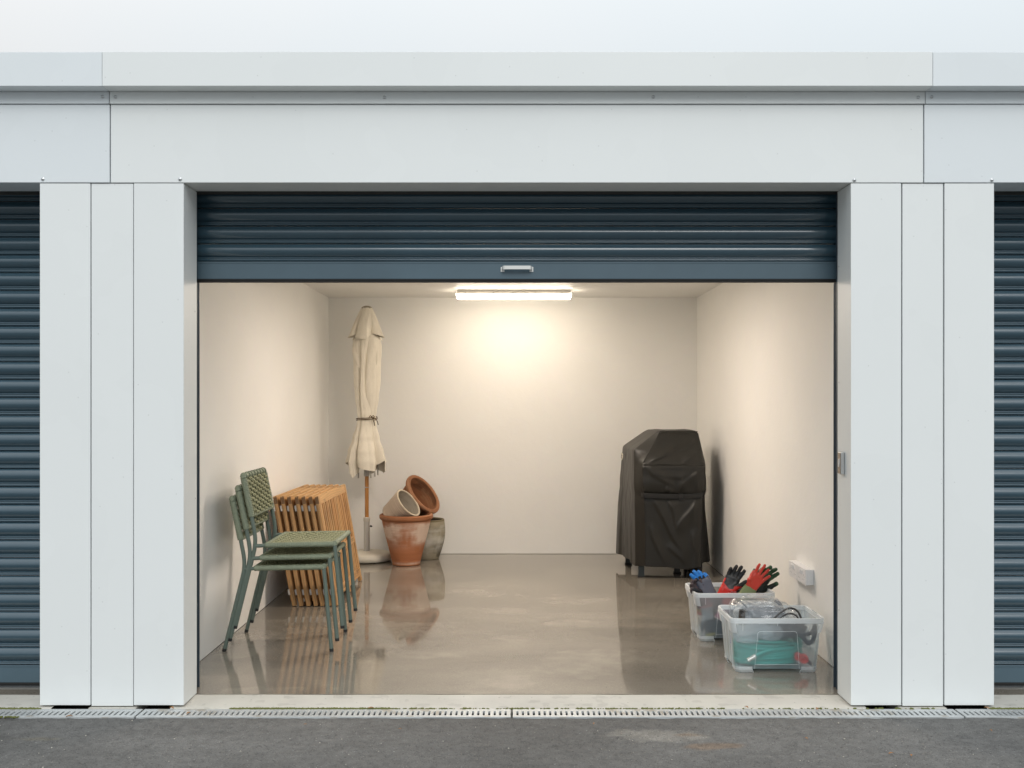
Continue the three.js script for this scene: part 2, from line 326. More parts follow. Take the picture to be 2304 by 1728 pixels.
struct('wall', jag(XR, 1.98), wallMat, 'white right wall of the garage carrying the sockets');
struct('ceiling', boxM(-1.96, 1.98, HC, HC + 0.12, -4.55, -0.16), ceilMat, 'white glossy garage ceiling with the lit lamp');

// ------------------------------------------------------------------ the row of garages: facade, pillars, roller doors
const B = thing('storage_building', 'row of white panelled storage garages with blue grey roller doors', 'building');
const PX = { L: -1.477, R: 1.525 };
{
  const panel = (name, x0, x1, y0, y1, z0, z1, m = panelMat, r = 0.0018, o = 0) => mesh(name, metric(box(x0, x1, y0, y1, z0, z1, r, 2), 2.0, o, o * 0.7), m, B);
  // pillars: two outer panels that return into the openings, and a recessed strip between them
  for (const [a0, a1, b0, b1, c0, c1, o] of [[-2.125, -1.898, -1.8946, -1.7065, -1.702, -1.477, 0.1], [1.525, 1.7515, 1.7585, 1.9420, 1.9465, 2.1695, 0.4], [-5.777, -5.55, -5.5466, -5.3585, -5.354, -5.129, 0.7], [5.177, 5.4035, 5.4105, 5.594, 5.5985, 5.8215, 0.2]]) {
    panel('pillar_panel', a0, a1, 0.004, 2.353, 0.0, 0.190, panelMat, 0.0018, o);
    panel('pillar_panel', b0, b1, -0.0005, 2.353, 0.02, 0.1855, panelMat, 0.0018, o + 0.2);
    panel('pillar_panel', c0, c1, 0.004, 2.353, 0.0, 0.190, panelMat, 0.0018, o + 0.5);
  }
  const J = [[-5.80, -1.810, 0], [-1.8055, 1.8505, 1], [1.8545, 5.85, 2]];
  for (const [x0, x1, k] of J) {
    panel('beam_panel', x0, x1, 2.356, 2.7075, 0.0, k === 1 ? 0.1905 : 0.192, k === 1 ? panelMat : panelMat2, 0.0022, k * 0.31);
    // eave: proud fascia above, flat flange with a folded lip below it
    const ex = k === 0 ? [x0, -1.8105] : k === 1 ? [-1.8095, 1.8575] : [1.8585, x1];
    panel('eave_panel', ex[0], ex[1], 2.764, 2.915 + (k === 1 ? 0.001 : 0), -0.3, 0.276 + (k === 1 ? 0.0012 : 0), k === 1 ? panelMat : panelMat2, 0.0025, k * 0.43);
    const fx = k === 0 ? [x0, -1.8115] : k === 1 ? [-1.8085, 1.8562] : [1.8585, x1];
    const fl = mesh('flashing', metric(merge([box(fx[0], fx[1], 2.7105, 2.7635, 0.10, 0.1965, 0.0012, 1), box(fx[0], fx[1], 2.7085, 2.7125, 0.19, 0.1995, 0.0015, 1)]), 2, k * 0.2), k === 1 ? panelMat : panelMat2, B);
  }
  mesh('wall_core', merge([boxM(-5.78, 5.83, 2.358, 2.90, -0.28, -0.003), boxM(-2.06, -1.53, 0.0, 2.352, -0.16, 0.0), boxM(1.58, 2.11, 0.0, 2.352, -0.16, 0.0), boxM(-5.72, -5.18, 0, 2.352, -0.16, 0.0), boxM(5.23, 5.77, 0, 2.352, -0.16, 0)]), darkGap, B);
  mesh('roof', boxM(-5.78, 5.83, 2.42, 2.86, -4.8, -0.31), std([0.3, 0.31, 0.32], 0.8), B);
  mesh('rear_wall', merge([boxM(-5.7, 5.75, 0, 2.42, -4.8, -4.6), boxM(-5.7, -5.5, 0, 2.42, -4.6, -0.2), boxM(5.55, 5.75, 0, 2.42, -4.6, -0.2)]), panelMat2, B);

  // roller doors
  const pitch = 0.0853, ZD = -0.1;
  const prof = [[0, -0.006], [0.02, -0.001], [0.05, 0.0035], [0.085, 0.0048], [0.115, 0.0035], [0.135, 0.0005], [0.155, 0.0015], [0.175, 0.0036], [0.20, 0.0040], [0.225, 0.0022], [0.245, -0.002], [0.262, -0.0045]];
  for (let i = 0; i <= 16; i++) { const t = i / 16; prof.push([0.275 + 0.70 * t, -0.004 + 0.0205 * Math.pow(Math.sin(Math.PI * (0.04 + 0.92 * t)), 0.75)]); }
  prof.push([0.985, -0.0045], [0.999, -0.006]);
  const slatGeo = w => { const loop = [...prof, [0.985, -0.010], [0.02, -0.010]]; const rows = []; for (const x of [w / 2, -w / 2]) rows.push(loop.map(([t, z]) => V(x, t * pitch, z))); const g = grid(rows, true, true); const uv = g.attributes.uv, p = g.attributes.position; for (let i = 0; i < uv.count; i++) uv.setXY(i, p.getX(i) / 2, p.getY(i) / 2); return g; };
  const door = (cx, w, yb, top, handleX) => {
    const d = new THREE.Group(); d.name = 'roller_door'; d.position.set(cx, yb, ZD); B.add(d);
    mesh('rubber_seal', merge([boxM(-w / 2, w / 2, 0, 0.016, -0.022, 0.004, 0.003), boxM(-w / 2, w / 2, 0.009, 0.0145, 0.003, 0.0075, 0.0015)]), rubberMat, d);
    mesh('bottom_rail', metric(merge([box(-w / 2, w / 2, 0.0155, 0.097, -0.020, 0.004, 0.002), box(-w / 2, w / 2, 0.0905, 0.0985, 0.002, 0.0062, 0.0015)]), 2), railMat, d);
    const sg = slatGeo(w); let y = 0.099, k = 0;
    while (yb + y < top) { const s = mesh(k ? `slat_${String(k).padStart(3, '0')}` : 'slat', sg, shutterMat, d); s.position.y = y; s.rotation.x = 0.012 * vn(k * 2.7 + cx, 3.3); y += pitch; k++; }
    if (handleX !== undefined) {
      const h = handleX, y0 = 0.067, arm = roundPath([V(h - 0.071, y0 - 0.006, 0.004), V(h - 0.071, y0, 0.032), V(h + 0.071, y0, 0.032), V(h + 0.071, y0 - 0.006, 0.004)], 0.018, 5), rows = arm.map(p => { const o = Math.abs(p.x - h) > 0.05 ? 0.0085 : 0.009; return [V(p.x, p.y - o, p.z - 0.002), V(p.x, p.y + o, p.z - 0.002), V(p.x, p.y + o, p.z + 0.002), V(p.x, p.y - o, p.z + 0.002)]; });
      mesh('handle', merge([grid(rows, true, true).toNonIndexed(), box(h - 0.078, h - 0.06, y0 - 0.018, y0 + 0.006, 0.0035, 0.007, 0.001, 1), box(h + 0.06, h + 0.078, y0 - 0.018, y0 + 0.006, 0.0035, 0.007, 0.001, 1)].map(g => { const q = g.index ? g.toNonIndexed() : g; q.computeVertexNormals(); return q; })), std([0.72, 0.72, 0.70], 0.35, { metalness: 0.55 }), d);
    }
    return d;
  };
  door(0.024, 3.12, 1.941, 2.41, 0.0);
  door(-3.627, 3.12, 0.012, 2.40, 0);
  door(3.673, 3.12, 0.012, 2.40, 0);
  // guide channels either side of the open door
  const trackMat = phy([0.05, 0.075, 0.10], 0.4, { metalness: 0.2 });
  for (const [x0, x1, s] of [[-1.60, -1.501, 1], [1.5445, 1.61, -1]])
    mesh('door_track', metric(merge([box(x0, x1, 0.001, 2.355, -0.125, -0.112, 0.001, 1), box(x0, x1, 0.001, 2.355, -0.086, -0.074, 0.001, 1), s > 0 ? box(x0, x0 + 0.012, 0.001, 2.355, -0.112, -0.086) : box(x1 - 0.012, x1, 0.001, 2.355, -0.112, -0.086)])), trackMat, B);
  // fixings
  const sc = merge([lathe([[0.0001, 0.0052], [0.0026, 0.005], [0.0046, 0.0038], [0.0052, 0.0026], [0.0076, 0.0022], [0.008, 0.0012], [0.008, 0]], 14)]); sc.rotateX(Math.PI / 2);
  const screw = (u, v, z) => { const s = mesh('screw', sc, steelMat, B), k = (CZ - z) / F; s.position.set((u - 1152) * k, CY - (v - 901) * k, z); };
  for (const [u, v] of [[96.4, 402.8], [405, 403], [1922.5, 405], [2231.6, 405]]) screw(u, v, 0.1925);
  for (const [u, v] of [[230.6, 217.5], [260, 218], [865, 219], [1470, 218], [2066, 219], [2096, 218]]) screw(u, v, 0.1968);
  const pin = lathe([[0.0001, 0.003], [0.003, 0.0022], [0.004, 0]], 10);
  for (const [x, y, z, s] of [[1.5247, 1.46, 0.005, 1], [1.5247, 0.40, 0.005, 1], [1.5247, 2.0, 0.005, 1], [-1.4767, 1.79, 0.01, -1], [-1.4767, 0.92, 0.005, -1]]) { const g = pin.clone(); g.rotateZ(s * Math.PI / 2); const m = mesh('screw', g, steelMat, B); m.position.set(x, y, z + 0.02); }
}
// small metal lock box on the right-hand reveal
{
  const t = thing('lock_box', 'small grey metal lock box with an oval window on the pillar side', 'lock', [PX.R, 1.088, 0.088]);
  mesh('housing', box(-0.0195, -0.001, -0.052, 0.052, -0.022, 0.023, 0.0055, 3), std([0.55, 0.56, 0.56], 0.35, { metalness: 0.7 }), t);
  mesh('face_plate', box(-0.0215, -0.0185, -0.047, 0.047, -0.0185, 0.0195, 0.0014, 2), std([0.34, 0.29, 0.24], 0.25, { metalness: 0.9 }), t);
  const ring = lathe([[0.0075, 0], [0.0095, 0.002], [0.011, 0.0022], [0.012, 0]], 24); ring.rotateZ(Math.PI / 2); ring.scale(1, 1.7, 0.9); ring.translate(-0.0213, 0.0, 0.001);
  mesh('window_ring', ring, steelMat, t);
  const disc = lathe([[0.0001, 0.001], [0.008, 0.0008], [0.0085, 0]], 24); disc.rotateZ(Math.PI / 2); disc.scale(1, 1.7, 0.9); disc.translate(-0.0213, 0, 0.001);
  mesh('window', disc, std([0.85, 0.86, 0.87], 0.2), t);
}

// ------------------------------------------------------------------ ceiling lamp, lit
{
  const t = thing('ceiling_light', 'lit white batten lamp mounted across the garage ceiling', 'ceiling light', [0.015, HC, -3.75]);
  const prism = (w, d0, d1, y0, y1, inset, r) => { const rows = []; for (const [y, d, w2] of [[y0, d0, w], [mix(y0, y1, 0.7), mix(d0, d1, 0.55), w - inset * 0.5], [y1, d1, w - inset]]) { const row = []; for (let i = 0; i < 40; i++) { const a = (i + 0.5) / 40 * Math.PI * 2, cx = Math.cos(a), s = Math.sin(a); row.push(V(Math.sign(cx) * (w2 / 2 - r) + cx * r, y, -Math.sign(s) * (d / 2 - Math.min(r, d / 2 - 0.001)) - s * Math.min(r, d / 2 - 0.001))); } rows.push(row); } return grid(rows, true, true); };
  mesh('housing', prism(0.945, 0.085, 0.108, -0.001, -0.033, -0.012, 0.012), std([0.72, 0.70, 0.66], 0.5), t);
  mesh('diffuser', prism(0.962, 0.108, 0.085, -0.0335, -0.0735, 0.022, 0.014), new THREE.MeshStandardMaterial({ color: 0xffffff, roughness: 0.4, emissive: new THREE.Color(1.0, 0.87, 0.70), emissiveIntensity: GLOW }), t);
  const clip = box(-0.009, 0.009, -0.040, -0.026, 0.050, 0.060, 0.002, 1);
  for (const x of [-0.40, -0.17, -0.01, 0.18, 0.40]) { const c = mesh('clip', clip, std([0.75, 0.74, 0.70], 0.4), t); c.position.x = x; }
  mesh('mounting_plate', boxM(0.015, 0.09, -0.004, -0.0005, 0.20, 0.24, 0.001), std([0.7, 0.66, 0.6], 0.5), t);
  // a second lamp of the same kind hangs nearer the door, hidden behind the shutter: the shadows beside the parasol come from it
  copy(t, 'lit white batten lamp on the front half of the ceiling, behind the shutter', [0.06, HC, -2.1]);
  for (const [x, z, k] of [[0.015, -3.75, 0], [0.06, -2.1, 1]]) {
    const L = new THREE.RectAreaLight(new THREE.Color(1.0, 0.857, 0.735), LAMP[k], 0.90, 0.085);
    L.position.set(x, HC - 0.078, z); L.lookAt(x, -5, z); L.castShadow = true; scene.add(L);
  }
}

// ------------------------------------------------------------------ twin sockets on the right wall
{
  const white = phy([0.82, 0.82, 0.83], 0.3), t = thing('wall_socket', 'white twin wall socket nearest the garage opening on the right wall', 'wall socket', [XR, 0.405, -0.893], 'surface mounted twin sockets');
  const w = 0.166, h = 0.086;
  mesh('back_box', boxM(-0.038, -0.0005, -h / 2, h / 2, -w / 2, w / 2, 0.004), white, t);
  mesh('face_plate', boxM(-0.047, -0.0375, -h / 2 - 0.0005, h / 2 + 0.0005, -w / 2 - 0.0005, w / 2 + 0.0005, 0.003), white, t);
  const grey = std([0.55, 0.55, 0.55], 0.6), hole = std([0.05, 0.05, 0.05], 0.9);
  for (const s of [-1, 1]) {
    const r = mesh('rocker_switch', boxM(-0.0515, -0.0465, 0.008, 0.031, s * 0.016 - 0.0075, s * 0.016 + 0.0075, 0.0015), white, t);
    const c = s * 0.042; mesh('pin_hole', merge([box(-0.0474, -0.0469, 0.002, 0.012, c - 0.003, c + 0.003), box(-0.0474, -0.0469, -0.020, -0.014, c - 0.016, c - 0.008), box(-0.0474, -0.0469, -0.020, -0.014, c + 0.008, c + 0.016)]), grey, t);
    mesh('fixing_screw', box(-0.0476, -0.0466, -0.003, 0.003, s * 0.066 - 0.003, s * 0.066 + 0.003, 0.0004, 1), grey, t);
  }
  copy(t, 'white twin wall socket deeper in the garage, above the gloves', [XR, 0.405, -1.064]);
}

// ------------------------------------------------------------------ three stacked green chairs
{
  const GREEN = [0.118, 0.155, 0.132], frameMat = std(GREEN, 0.42), capMat = std([0.015, 0.015, 0.016], 0.6);
  const cordTint = tex(256, 256, (u, v) => { const k = 0.75 + 0.5 * fbm(u, v, 20, 3, 300); return [k * 0.80, k * 0.80, k * 0.8]; });
  const cordMat = std([0.255, 0.295, 0.21], 0.62, { map: cordTint }), weaveMat = std([0.34, 0.35, 0.205], 0.7, { map: cordTint });
  const OX = -1.28, H = 0.2335;
  const P = (x, y, z) => V(x - OX, y, z);
  const ribbon = (pts, side, hw, th) => { const rows = pts.map((p, i) => { const t = pts[Math.min(pts.length - 1, i + 1)].clone().sub(pts[Math.max(0, i - 1)]).normalize(), n = t.clone().cross(side).normalize(), row = []; for (let k = 0; k < 6; k++) { const a = k / 6 * Math.PI * 2; row.push(p.clone().addScaledVector(side, hw * Math.cos(a)).addScaledVector(n, -th * Math.sin(a))); } return row; }); return grid(rows, true, true); };
  // basket weave over a parallelogram: o corner, a across, b along
  function weave(o, a, b, na, nb, amp, r, strands = 1, dip = 0) {
    const la = a.length(), lb = b.length(), ua = a.clone().normalize(), ub = b.clone().normalize(), n = ua.clone().cross(ub).normalize(), gs = [], sag = (s, t) => -dip * Math.sin(Math.PI * s) * Math.sin(Math.PI * t);
    for (let j = 0; j < nb; j++) for (let q = 0; q < strands; q++) {
      const pts = [], m = na * 4, t = (j + (q + 0.5) / strands) / nb + 0.0015 * (r() - 0.5);
      for (let i = 0; i <= m; i++) { const s = i / m; pts.push(o.clone().addScaledVector(a, s).addScaledVector(b, t).addScaledVector(n, amp * Math.cos(Math.PI * (s * na + j)) * (0.8 + 0.4 * r()) + sag(s, t))); }
      gs.push(ribbon(pts, ub, lb / nb / strands * 0.41, 0.0017));
    }
    for (let i = 0; i < na; i++) for (let q = 0; q < 2; q++) {
      const pts = [], m = nb * 4, s = (i + (q + 0.5) / 2) / na + 0.003 * (r() - 0.5);
      for (let k = 0; k <= m; k++) { const t = k / m; pts.push(o.clone().addScaledVector(a, s).addScaledVector(b, t).addScaledVector(n, -amp * Math.cos(Math.PI * (t * nb + i - 0.5) - Math.PI * 0) * 0.9 + sag(s, t))); }
      gs.push(ribbon(pts, ua, la / na / 2 * 0.36, 0.0016));
    }
    return merge(gs);
  }
  function chair(label, seed) {
    const r = mulberry(seed), t = thing('woven_chair', label, 'chair', [OX, 0, -1.0515], 'stacked green woven chairs');
    for (const s of [1, -1]) {
      const z = s * H;
      const f = mesh('leg', tube(resample(roundPath([P(-0.99, 0.006, z), P(-1.033, 0.463, z)], 0.02), 0.05), 0.0112, 12), frameMat, t);
      mesh('foot_cap', bar(P(-0.9895, 0, z), P(-0.991, 0.016, z), 0.0118, 12), capMat, f);
      const b = mesh('leg', tube(resample(roundPath([P(-1.578, 0.004, z), P(-1.462, 0.475, z), P(-1.486, 0.60, z), P(-1.497, 0.66, z)], 0.09, 8), 0.02), 0.0112, 12), frameMat, t);
      mesh('foot_cap', bar(P(-1.5795, 0, z), P(-1.5755, 0.016, z), 0.0118, 12), capMat, b);
      mesh('stretcher', merge([tube(resample([P(-1.468, 0.452, z), P(-1.40, 0.455, z)], 0.02), 0.0105, 10)]), frameMat, t);
      mesh('seat_rail', merge([wrapped([P(-1.412, 0.4555, z), P(-1.045, 0.4625, z)], 0.0142), wrapped([P(-1.05, 0.462, z), P(-1.036, 0.463, z), P(-1.033, 0.455, z)], 0.0135)]), cordMat, t);
      mesh('back_upright', merge([wrapped([P(-1.488, 0.612, z), P(-1.532, 0.822, z)], 0.0165), wrapped([P(-1.532, 0.822, z), P(-1.536, 0.834, z), P(-1.5355, 0.837, z * 0.95)], 0.0155)]), cordMat, t);
    }
    mesh('seat_rail', merge([tube(resample([P(-1.034, 0.4635, -H), P(-1.034, 0.4635, H)], 0.03), 0.0142, 12), wrapped([P(-1.034, 0.4635, H - 0.03), P(-1.034, 0.4635, H + 0.003)], 0.0152), wrapped([P(-1.034, 0.4635, -H + 0.03), P(-1.034, 0.4635, -H - 0.003)], 0.0152)]), cordMat, t);
    mesh('seat_rail', wrapped([P(-1.408, 0.4555, -H), P(-1.408, 0.4555, H)], 0.0135), cordMat, t);
    mesh('seat', weave(P(-1.408, 0.463, H), V(0.374, 0.008, 0), V(0, 0, -2 * H), 15, 16, 0.0046, r, 1, 0.010), weaveMat, t);
    // back: smooth top roll held by loops of cord, woven panel below
    const top = [tube(resample([P(-1.5355, 0.835, -H), P(-1.5355, 0.835, H)], 0.03), 0.0155, 12)];
    for (let i = 0; i <= 7; i++) { const z = -H + 0.02 + (2 * H - 0.04) * i / 7 + 0.012 * (r() - 0.5); top.push(tube(curve([0, 1, 2, 3, 4, 5, 6, 7].map(k => P(-1.5345 + 0.0172 * Math.cos(k / 8 * 6.28 - 2.6), 0.835 + 0.0172 * Math.sin(k / 8 * 6.28 - 2.6), z + 0.006 * k / 8)), 16), 0.0028, 6)); }
    mesh('top_rail', merge(top), cordMat, t);
    mesh('lower_rail', tube(resample([P(-1.489, 0.618, -H), P(-1.489, 0.618, H)], 0.03), 0.013, 12), cordMat, t);
    mesh('backrest', weave(P(-1.478, 0.622, H - 0.012), V(0, 0, -2 * H + 0.024), V(-0.0445, 0.203, 0), 9, 13, 0.0055, r, 1, 0), weaveMat, t);
    return t;
  }
  const c = chair('lowest green woven chair of the stack, its four feet on the floor', 11);
  copy(c, 'middle green woven chair of the stack, squeezed between the other two', [OX + 0.031, 0.057, -1.0515]);
  copy(c, 'top green woven chair of the stack with its whole seat in view', [OX + 0.060, 0.126, -1.0515]);
}

// ------------------------------------------------------------------ seven folded slatted wooden tables leaning on the left wall
const woodTex = tone => tex(512, 1024, (u, v) => {
  const w = fbm(u, v, 4, 3, 310 + tone * 40, 3), q = (u * 14 + 2.2 * w + 0.3 * Math.sin(v * 6.283)) % 1, ring = Math.pow(Math.abs(q * 2 - 1), 2), fine = fbm(u, v, 90, 2, 330 + tone, 6), knot = step(0.80, 0.9, fbm(u, v, 6, 2, 350 + tone, 4));
  const k = 0.80 + 0.30 * (fine - 0.5) + 0.22 * ring - 0.35 * knot + 0.25 * (fbm(u, v, 3, 3, 370 + tone, 2) - 0.5);
  return [0.60 * k, 0.335 * k * (0.97 + 0.06 * w), 0.140 * k];
});
const woodA = woodTex(0), woodB = woodTex(1);
const woods = [std([1, 1, 1], 0.5, { map: woodA }), std([0.92, 0.86, 0.80], 0.52, { map: woodB }), std([1.0, 1.04, 1.08], 0.5, { map: woodB }), std([0.80, 0.72, 0.62], 0.55, { map: woodA })];
{
  const endMat = std([0.19, 0.105, 0.05], 0.75), hingeMat = std([0.72, 0.72, 0.72], 0.4, { metalness: 0.5 });
  const Ht = 0.742, L = 0.495, T = 0.0132, r = mulberry(88);
  const slatHi = [0, 1, 2, 3].map(k => grain(box(-0.006, 0.006, 0.345, 0.692, -0.0135, 0.0135, 0.002, 1), 1, k * 0.37));
  const slatLo = [0, 1, 2, 3].map(k => grain(box(-0.006, 0.006, 0.098, 0.300, -0.0135, 0.0135, 0.002, 1), 1, k * 0.29));
  const g = { stile: [0, 1, 2].map(k => grain(box(-T, T, 0.0, Ht - 0.002, -0.021, 0.021, 0.003, 1), 1, k * 0.41 + 0.1)), rail: (y0, y1, o) => grain(box(-T * 0.92, T * 0.92, y0, y1, -L + 0.002, L - 0.004, 0.003, 1), 2, o) };
  const make = (label) => {
    const t = thing('folded_table', label, 'folded table', [0, 0, 0], 'folded slatted wooden tables leaning in a row');
    [L - 0.021, -0.01, -L + 0.021].forEach((z, i) => { const m = mesh('stile', g.stile[i], woods[i % 3], t); m.position.z = z; if (i === 1) { m.scale.set(0.8, 0.97, 0.8); m.position.y = 0.001; } });
    // top rail laps over the stiles with a rounded far end; its end grain shows
    const top = new THREE.Shape(); top.moveTo(-L, Ht - 0.055); top.lineTo(L - 0.001, Ht - 0.055); top.lineTo(L - 0.001, Ht); top.lineTo(-L + 0.03, Ht); top.quadraticCurveTo(-L, Ht, -L, Ht - 0.02);
    const tg = new THREE.ExtrudeGeometry(top, { depth: T * 1.2, bevelEnabled: true, bevelSize: 0.003, bevelThickness: 0.003, bevelSegments: 2 }); tg.translate(0, 0, -T * 0.6); tg.rotateY(-Math.PI / 2);
    mesh('top_rail', grain(tg, 2, 0.2), woods[2], t);
    mesh('joint_end', box(-T + 0.001, T - 0.001, Ht - 0.050, Ht - 0.004, L + 0.001, L + 0.0028, 0.0006, 1), endMat, t);
    mesh('middle_rail', g.rail(0.298, 0.348, 0.6), woods[2], t);
    mesh('bottom_rail', g.rail(0.040, 0.100, 0.8), woods[0], t);
    let k = 0;
    for (const [a, b, n] of [[L - 0.045, 0.012, 8], [-0.032, -L + 0.045, 8]]) for (let i = 0; i < n; i++) {
      const z = mix(a, b, (i + 0.5) / n), q = Math.floor(r() * 4);
      for (const geo of [slatHi, slatLo]) { const m = mesh(k ? `slat_${String(k).padStart(3, '0')}` : 'slat', geo[q], woods[Math.floor(r() * 3)], t); m.position.set(0.004 * (r() - 0.5) + 0.003, 0, z); k++; }
    }
    // the folded leg frame behind the top
    for (const z of [L - 0.06, -L + 0.06]) mesh('folded_leg', grain(box(-T - 0.0155, -T - 0.002, 0.03, Ht - 0.09, z - 0.016, z + 0.016, 0.002, 1), 1, 0.3), woods[3], t);
    mesh('leg_rail', grain(box(-T - 0.015, -T - 0.003, 0.12, 0.165, -L + 0.076, L - 0.076, 0.002, 1), 2, 0.3), woods[3], t);
    mesh('hinge', merge([box(-T - 0.018, -T - 0.001, Ht - 0.098, Ht - 0.06, L - 0.05, L - 0.022, 0.002, 1), box(-T - 0.018, -T - 0.001, 0.075, 0.112, L - 0.05, L - 0.022, 0.002, 1)]), hingeMat, t);
    return t;
  };
  const first = make('outermost folded slatted wooden table, its slatted face towards the room');
  const lean = Math.atan2(0.130, 0.731);
  const names = ['second', 'third', 'fourth', 'fifth', 'sixth'];
  for (let i = 0; i < 7; i++) {
    const x = -1.160 - 0.0462 * i, z = -2.53 + (i ? 0.012 * (r() - 0.5) : 0);
    const o = i === 0 ? first : copy(first, i < 6 ? `${names[i - 1]} folded wooden table counted from the slatted face towards the wall` : 'innermost folded wooden table resting against the left wall', [x, 0, z]);
    o.position.set(x - 0.007, 0.003, z); o.rotation.z = lean + (i ? 0.006 * (r() - 0.5) : 0); o.rotation.y = i ? -0.014 + 0.012 * (r() - 0.5) : -0.021;
  }
}

// ------------------------------------------------------------------ closed parasol in its base
const clothTex = tex(512, 512, (u, v) => { const k = 0.86 + 0.14 * fbm(u, v, 5, 4, 400) + 0.05 * (fbm(u, v, 128, 1, 410) - 0.5); return [0.87 * k, 0.81 * k, 0.69 * k]; });
const clothBump = tex(256, 256, (u, v) => 0.5 + 0.25 * Math.sin(u * 6.283 * 64) + 0.25 * Math.sin(v * 6.283 * 64), false);
{
  const X = -1.2486, Z = -4.0;
  const cloth = phy([1, 1, 1], 0.85, { map: clothTex, bumpMap: clothBump, bumpScale: 0.0003, side: THREE.DoubleSide, sheen: 0.2, sheenColor: new THREE.Color(0.8, 0.7, 0.5) });
  const t = thing('parasol', 'closed cream garden parasol tied with cord, standing near the back left corner', 'parasol', [X, 0, Z]);
  const tri = x => { x = x - Math.floor(x); return 1 - Math.abs(2 * x - 1); };
  const N = 288;
  // lower cloth: pleats gathered round the pole, tied at 1.22 m, opening again to a ragged hem
  const prof = [[1.955, 0.080, 0.06], [1.90, 0.112, 0.16], [1.84, 0.122, 0.24], [1.70, 0.118, 0.36], [1.52, 0.114, 0.40], [1.38, 0.102, 0.38], [1.28, 0.086, 0.30], [1.225, 0.078, 0.24], [1.17, 0.086, 0.28], [1.05, 0.118, 0.38], [0.93, 0.156, 0.46], [0.85, 0.172, 0.50], [0.78, 0.165, 0.52], [0.73, 0.155, 0.52]];
  const at = y => { let i = 0; while (i < prof.length - 2 && prof[i + 1][0] > y) i++; const k = sm(clamp((prof[i][0] - y) / (prof[i][0] - prof[i + 1][0]))); return [mix(prof[i][1], prof[i + 1][1], k), mix(prof[i][2], prof[i + 1][2], k)]; };
  const fold = (th, y) => {
    const n = 6, tw = 0.25 * Math.sin(y * 3.1) + 0.10 * y, q = th / 6.28318 * n + tw + 0.22 * Math.sin(th * 2 + 1.3) + 0.15 * Math.sin(th * 3 + y * 4);
    const a = Math.pow(Math.abs(Math.sin(Math.PI * q)), 0.7), b = Math.pow(Math.abs(Math.sin(Math.PI * (q * 2.0 + 0.3 + 0.15 * Math.sin(y * 5 + th)))), 0.8);
    return 0.85 * a + 0.15 * b;
  };
  const rows = [], M = 150;
  for (let i = 0; i <= M; i++) {
    const row = [];
    for (let j = 0; j < N; j++) {
      const th = j / N * Math.PI * 2, hem = 0.752 + 0.085 * Math.pow(tri(th / 6.28318 * 5 + 0.13), 1.2) + 0.03 * Math.sin(th * 2 + 0.5) - 0.01 * Math.cos(th * 3), y = mix(1.955, hem, Math.pow(i / M, 1.0));
      const [R, A] = at(y), f = fold(th, y), r = R * (1 - A * (1 - f)) + 0.0022 * vn(th * 4, y * 9, 2) + 0.0007 * vn(th * 12, y * 24, 3), sw = 0.35 * A * Math.sin(th * 3.5 + y * 2.2);
      row.push(V(r * Math.cos(th + sw) * 1.06 + (y < 1.2 ? -0.012 * (1.2 - y) : 0), y, r * Math.sin(th + sw) * 0.95));
    }
    rows.push(row);
  }
  const g = grid(rows, true); { const uv = g.attributes.uv; for (let i = 0; i < uv.count; i++) uv.setXY(i, uv.getX(i) * 2, uv.getY(i) * 2.4); }
  mesh('canopy', g, cloth, t);
  // upper cloth: the vent flap, eight scalloped tails
  const vr = [];
  for (let i = 0; i <= 60; i++) {
    const row = [], s = i / 60;
    for (let j = 0; j < N; j++) {
      const th = j / N * Math.PI * 2, q = th / 6.28318 * 5 + 0.22 + 0.10 * Math.sin(th * 2 + 0.6), f = Math.pow(Math.abs(Math.sin(Math.PI * q)), 0.8), edge = 1.945 - 0.040 * f + 0.012 * Math.sin(th * 3), y = mix(2.170, edge, s);
      const R = 0.047 + 0.108 * Math.pow(s, 1.0) + 0.006 * Math.sin(s * 3.1), A = 0.06 + 0.52 * Math.pow(s, 1.1), r = R * (1.03 - A * (1 - f)) + (s > 0.9 ? 0.006 * (s - 0.9) * 10 * f : 0) + 0.002 * vn(th * 6, s * 5, 8), sw = 0.24 * A * Math.sin(th * 6 + 1.2);
      row.push(V(r * Math.cos(th + sw), y, r * Math.sin(th + sw)));
    }
    vr.push(row);
  }
  const vg = grid(vr, true); { const uv = vg.attributes.uv; for (let i = 0; i < uv.count; i++) uv.setXY(i, uv.getX(i) * 2, uv.getY(i) * 0.5); }
  mesh('vent_flap', vg, cloth, t);
  // a few loose folds hanging below the flap, as seen in front
  const flap = (pts, w) => { const c = curve(pts, 24); return grid(c.map((p, i) => { const k = Math.sin(Math.PI * clamp(0.12 + 0.76 * i / 24)); const row = []; for (let q = 0; q <= 10; q++) { const a = (q / 10 - 0.5) * 2.6; row.push(V(p.x + w * k * Math.sin(a), p.y, p.z + w * k * 0.7 * (Math.cos(a) - 1) + 0.01)); } return row; })); };
  mesh('loose_fold', merge([flap([[-0.085, 1.885, 0.055], [-0.082, 1.80, 0.070], [-0.062, 1.71, 0.082], [-0.045, 1.655, 0.078]], 0.036), flap([[0.088, 1.885, 0.045], [0.092, 1.80, 0.052], [0.09, 1.72, 0.052], [0.088, 1.68, 0.045]], 0.017)]), cloth, t);
  mesh('finial_cap', lathe([[0.0001, 2.191], [0.018, 2.189], [0.036, 2.182], [0.0465, 2.173], [0.048, 2.168], [0.048, 2.164], [0.040, 2.162]], 40), std([0.34, 0.30, 0.22], 0.7), t);
  const pole = tube(resample([V(0, 0.30, 0), V(0, 2.15, 0)], 0.1), 0.017, 20); { const uv = pole.attributes.uv; for (let i = 0; i < uv.count; i++) uv.setXY(i, uv.getX(i) * 0.4, uv.getY(i) * 2); }
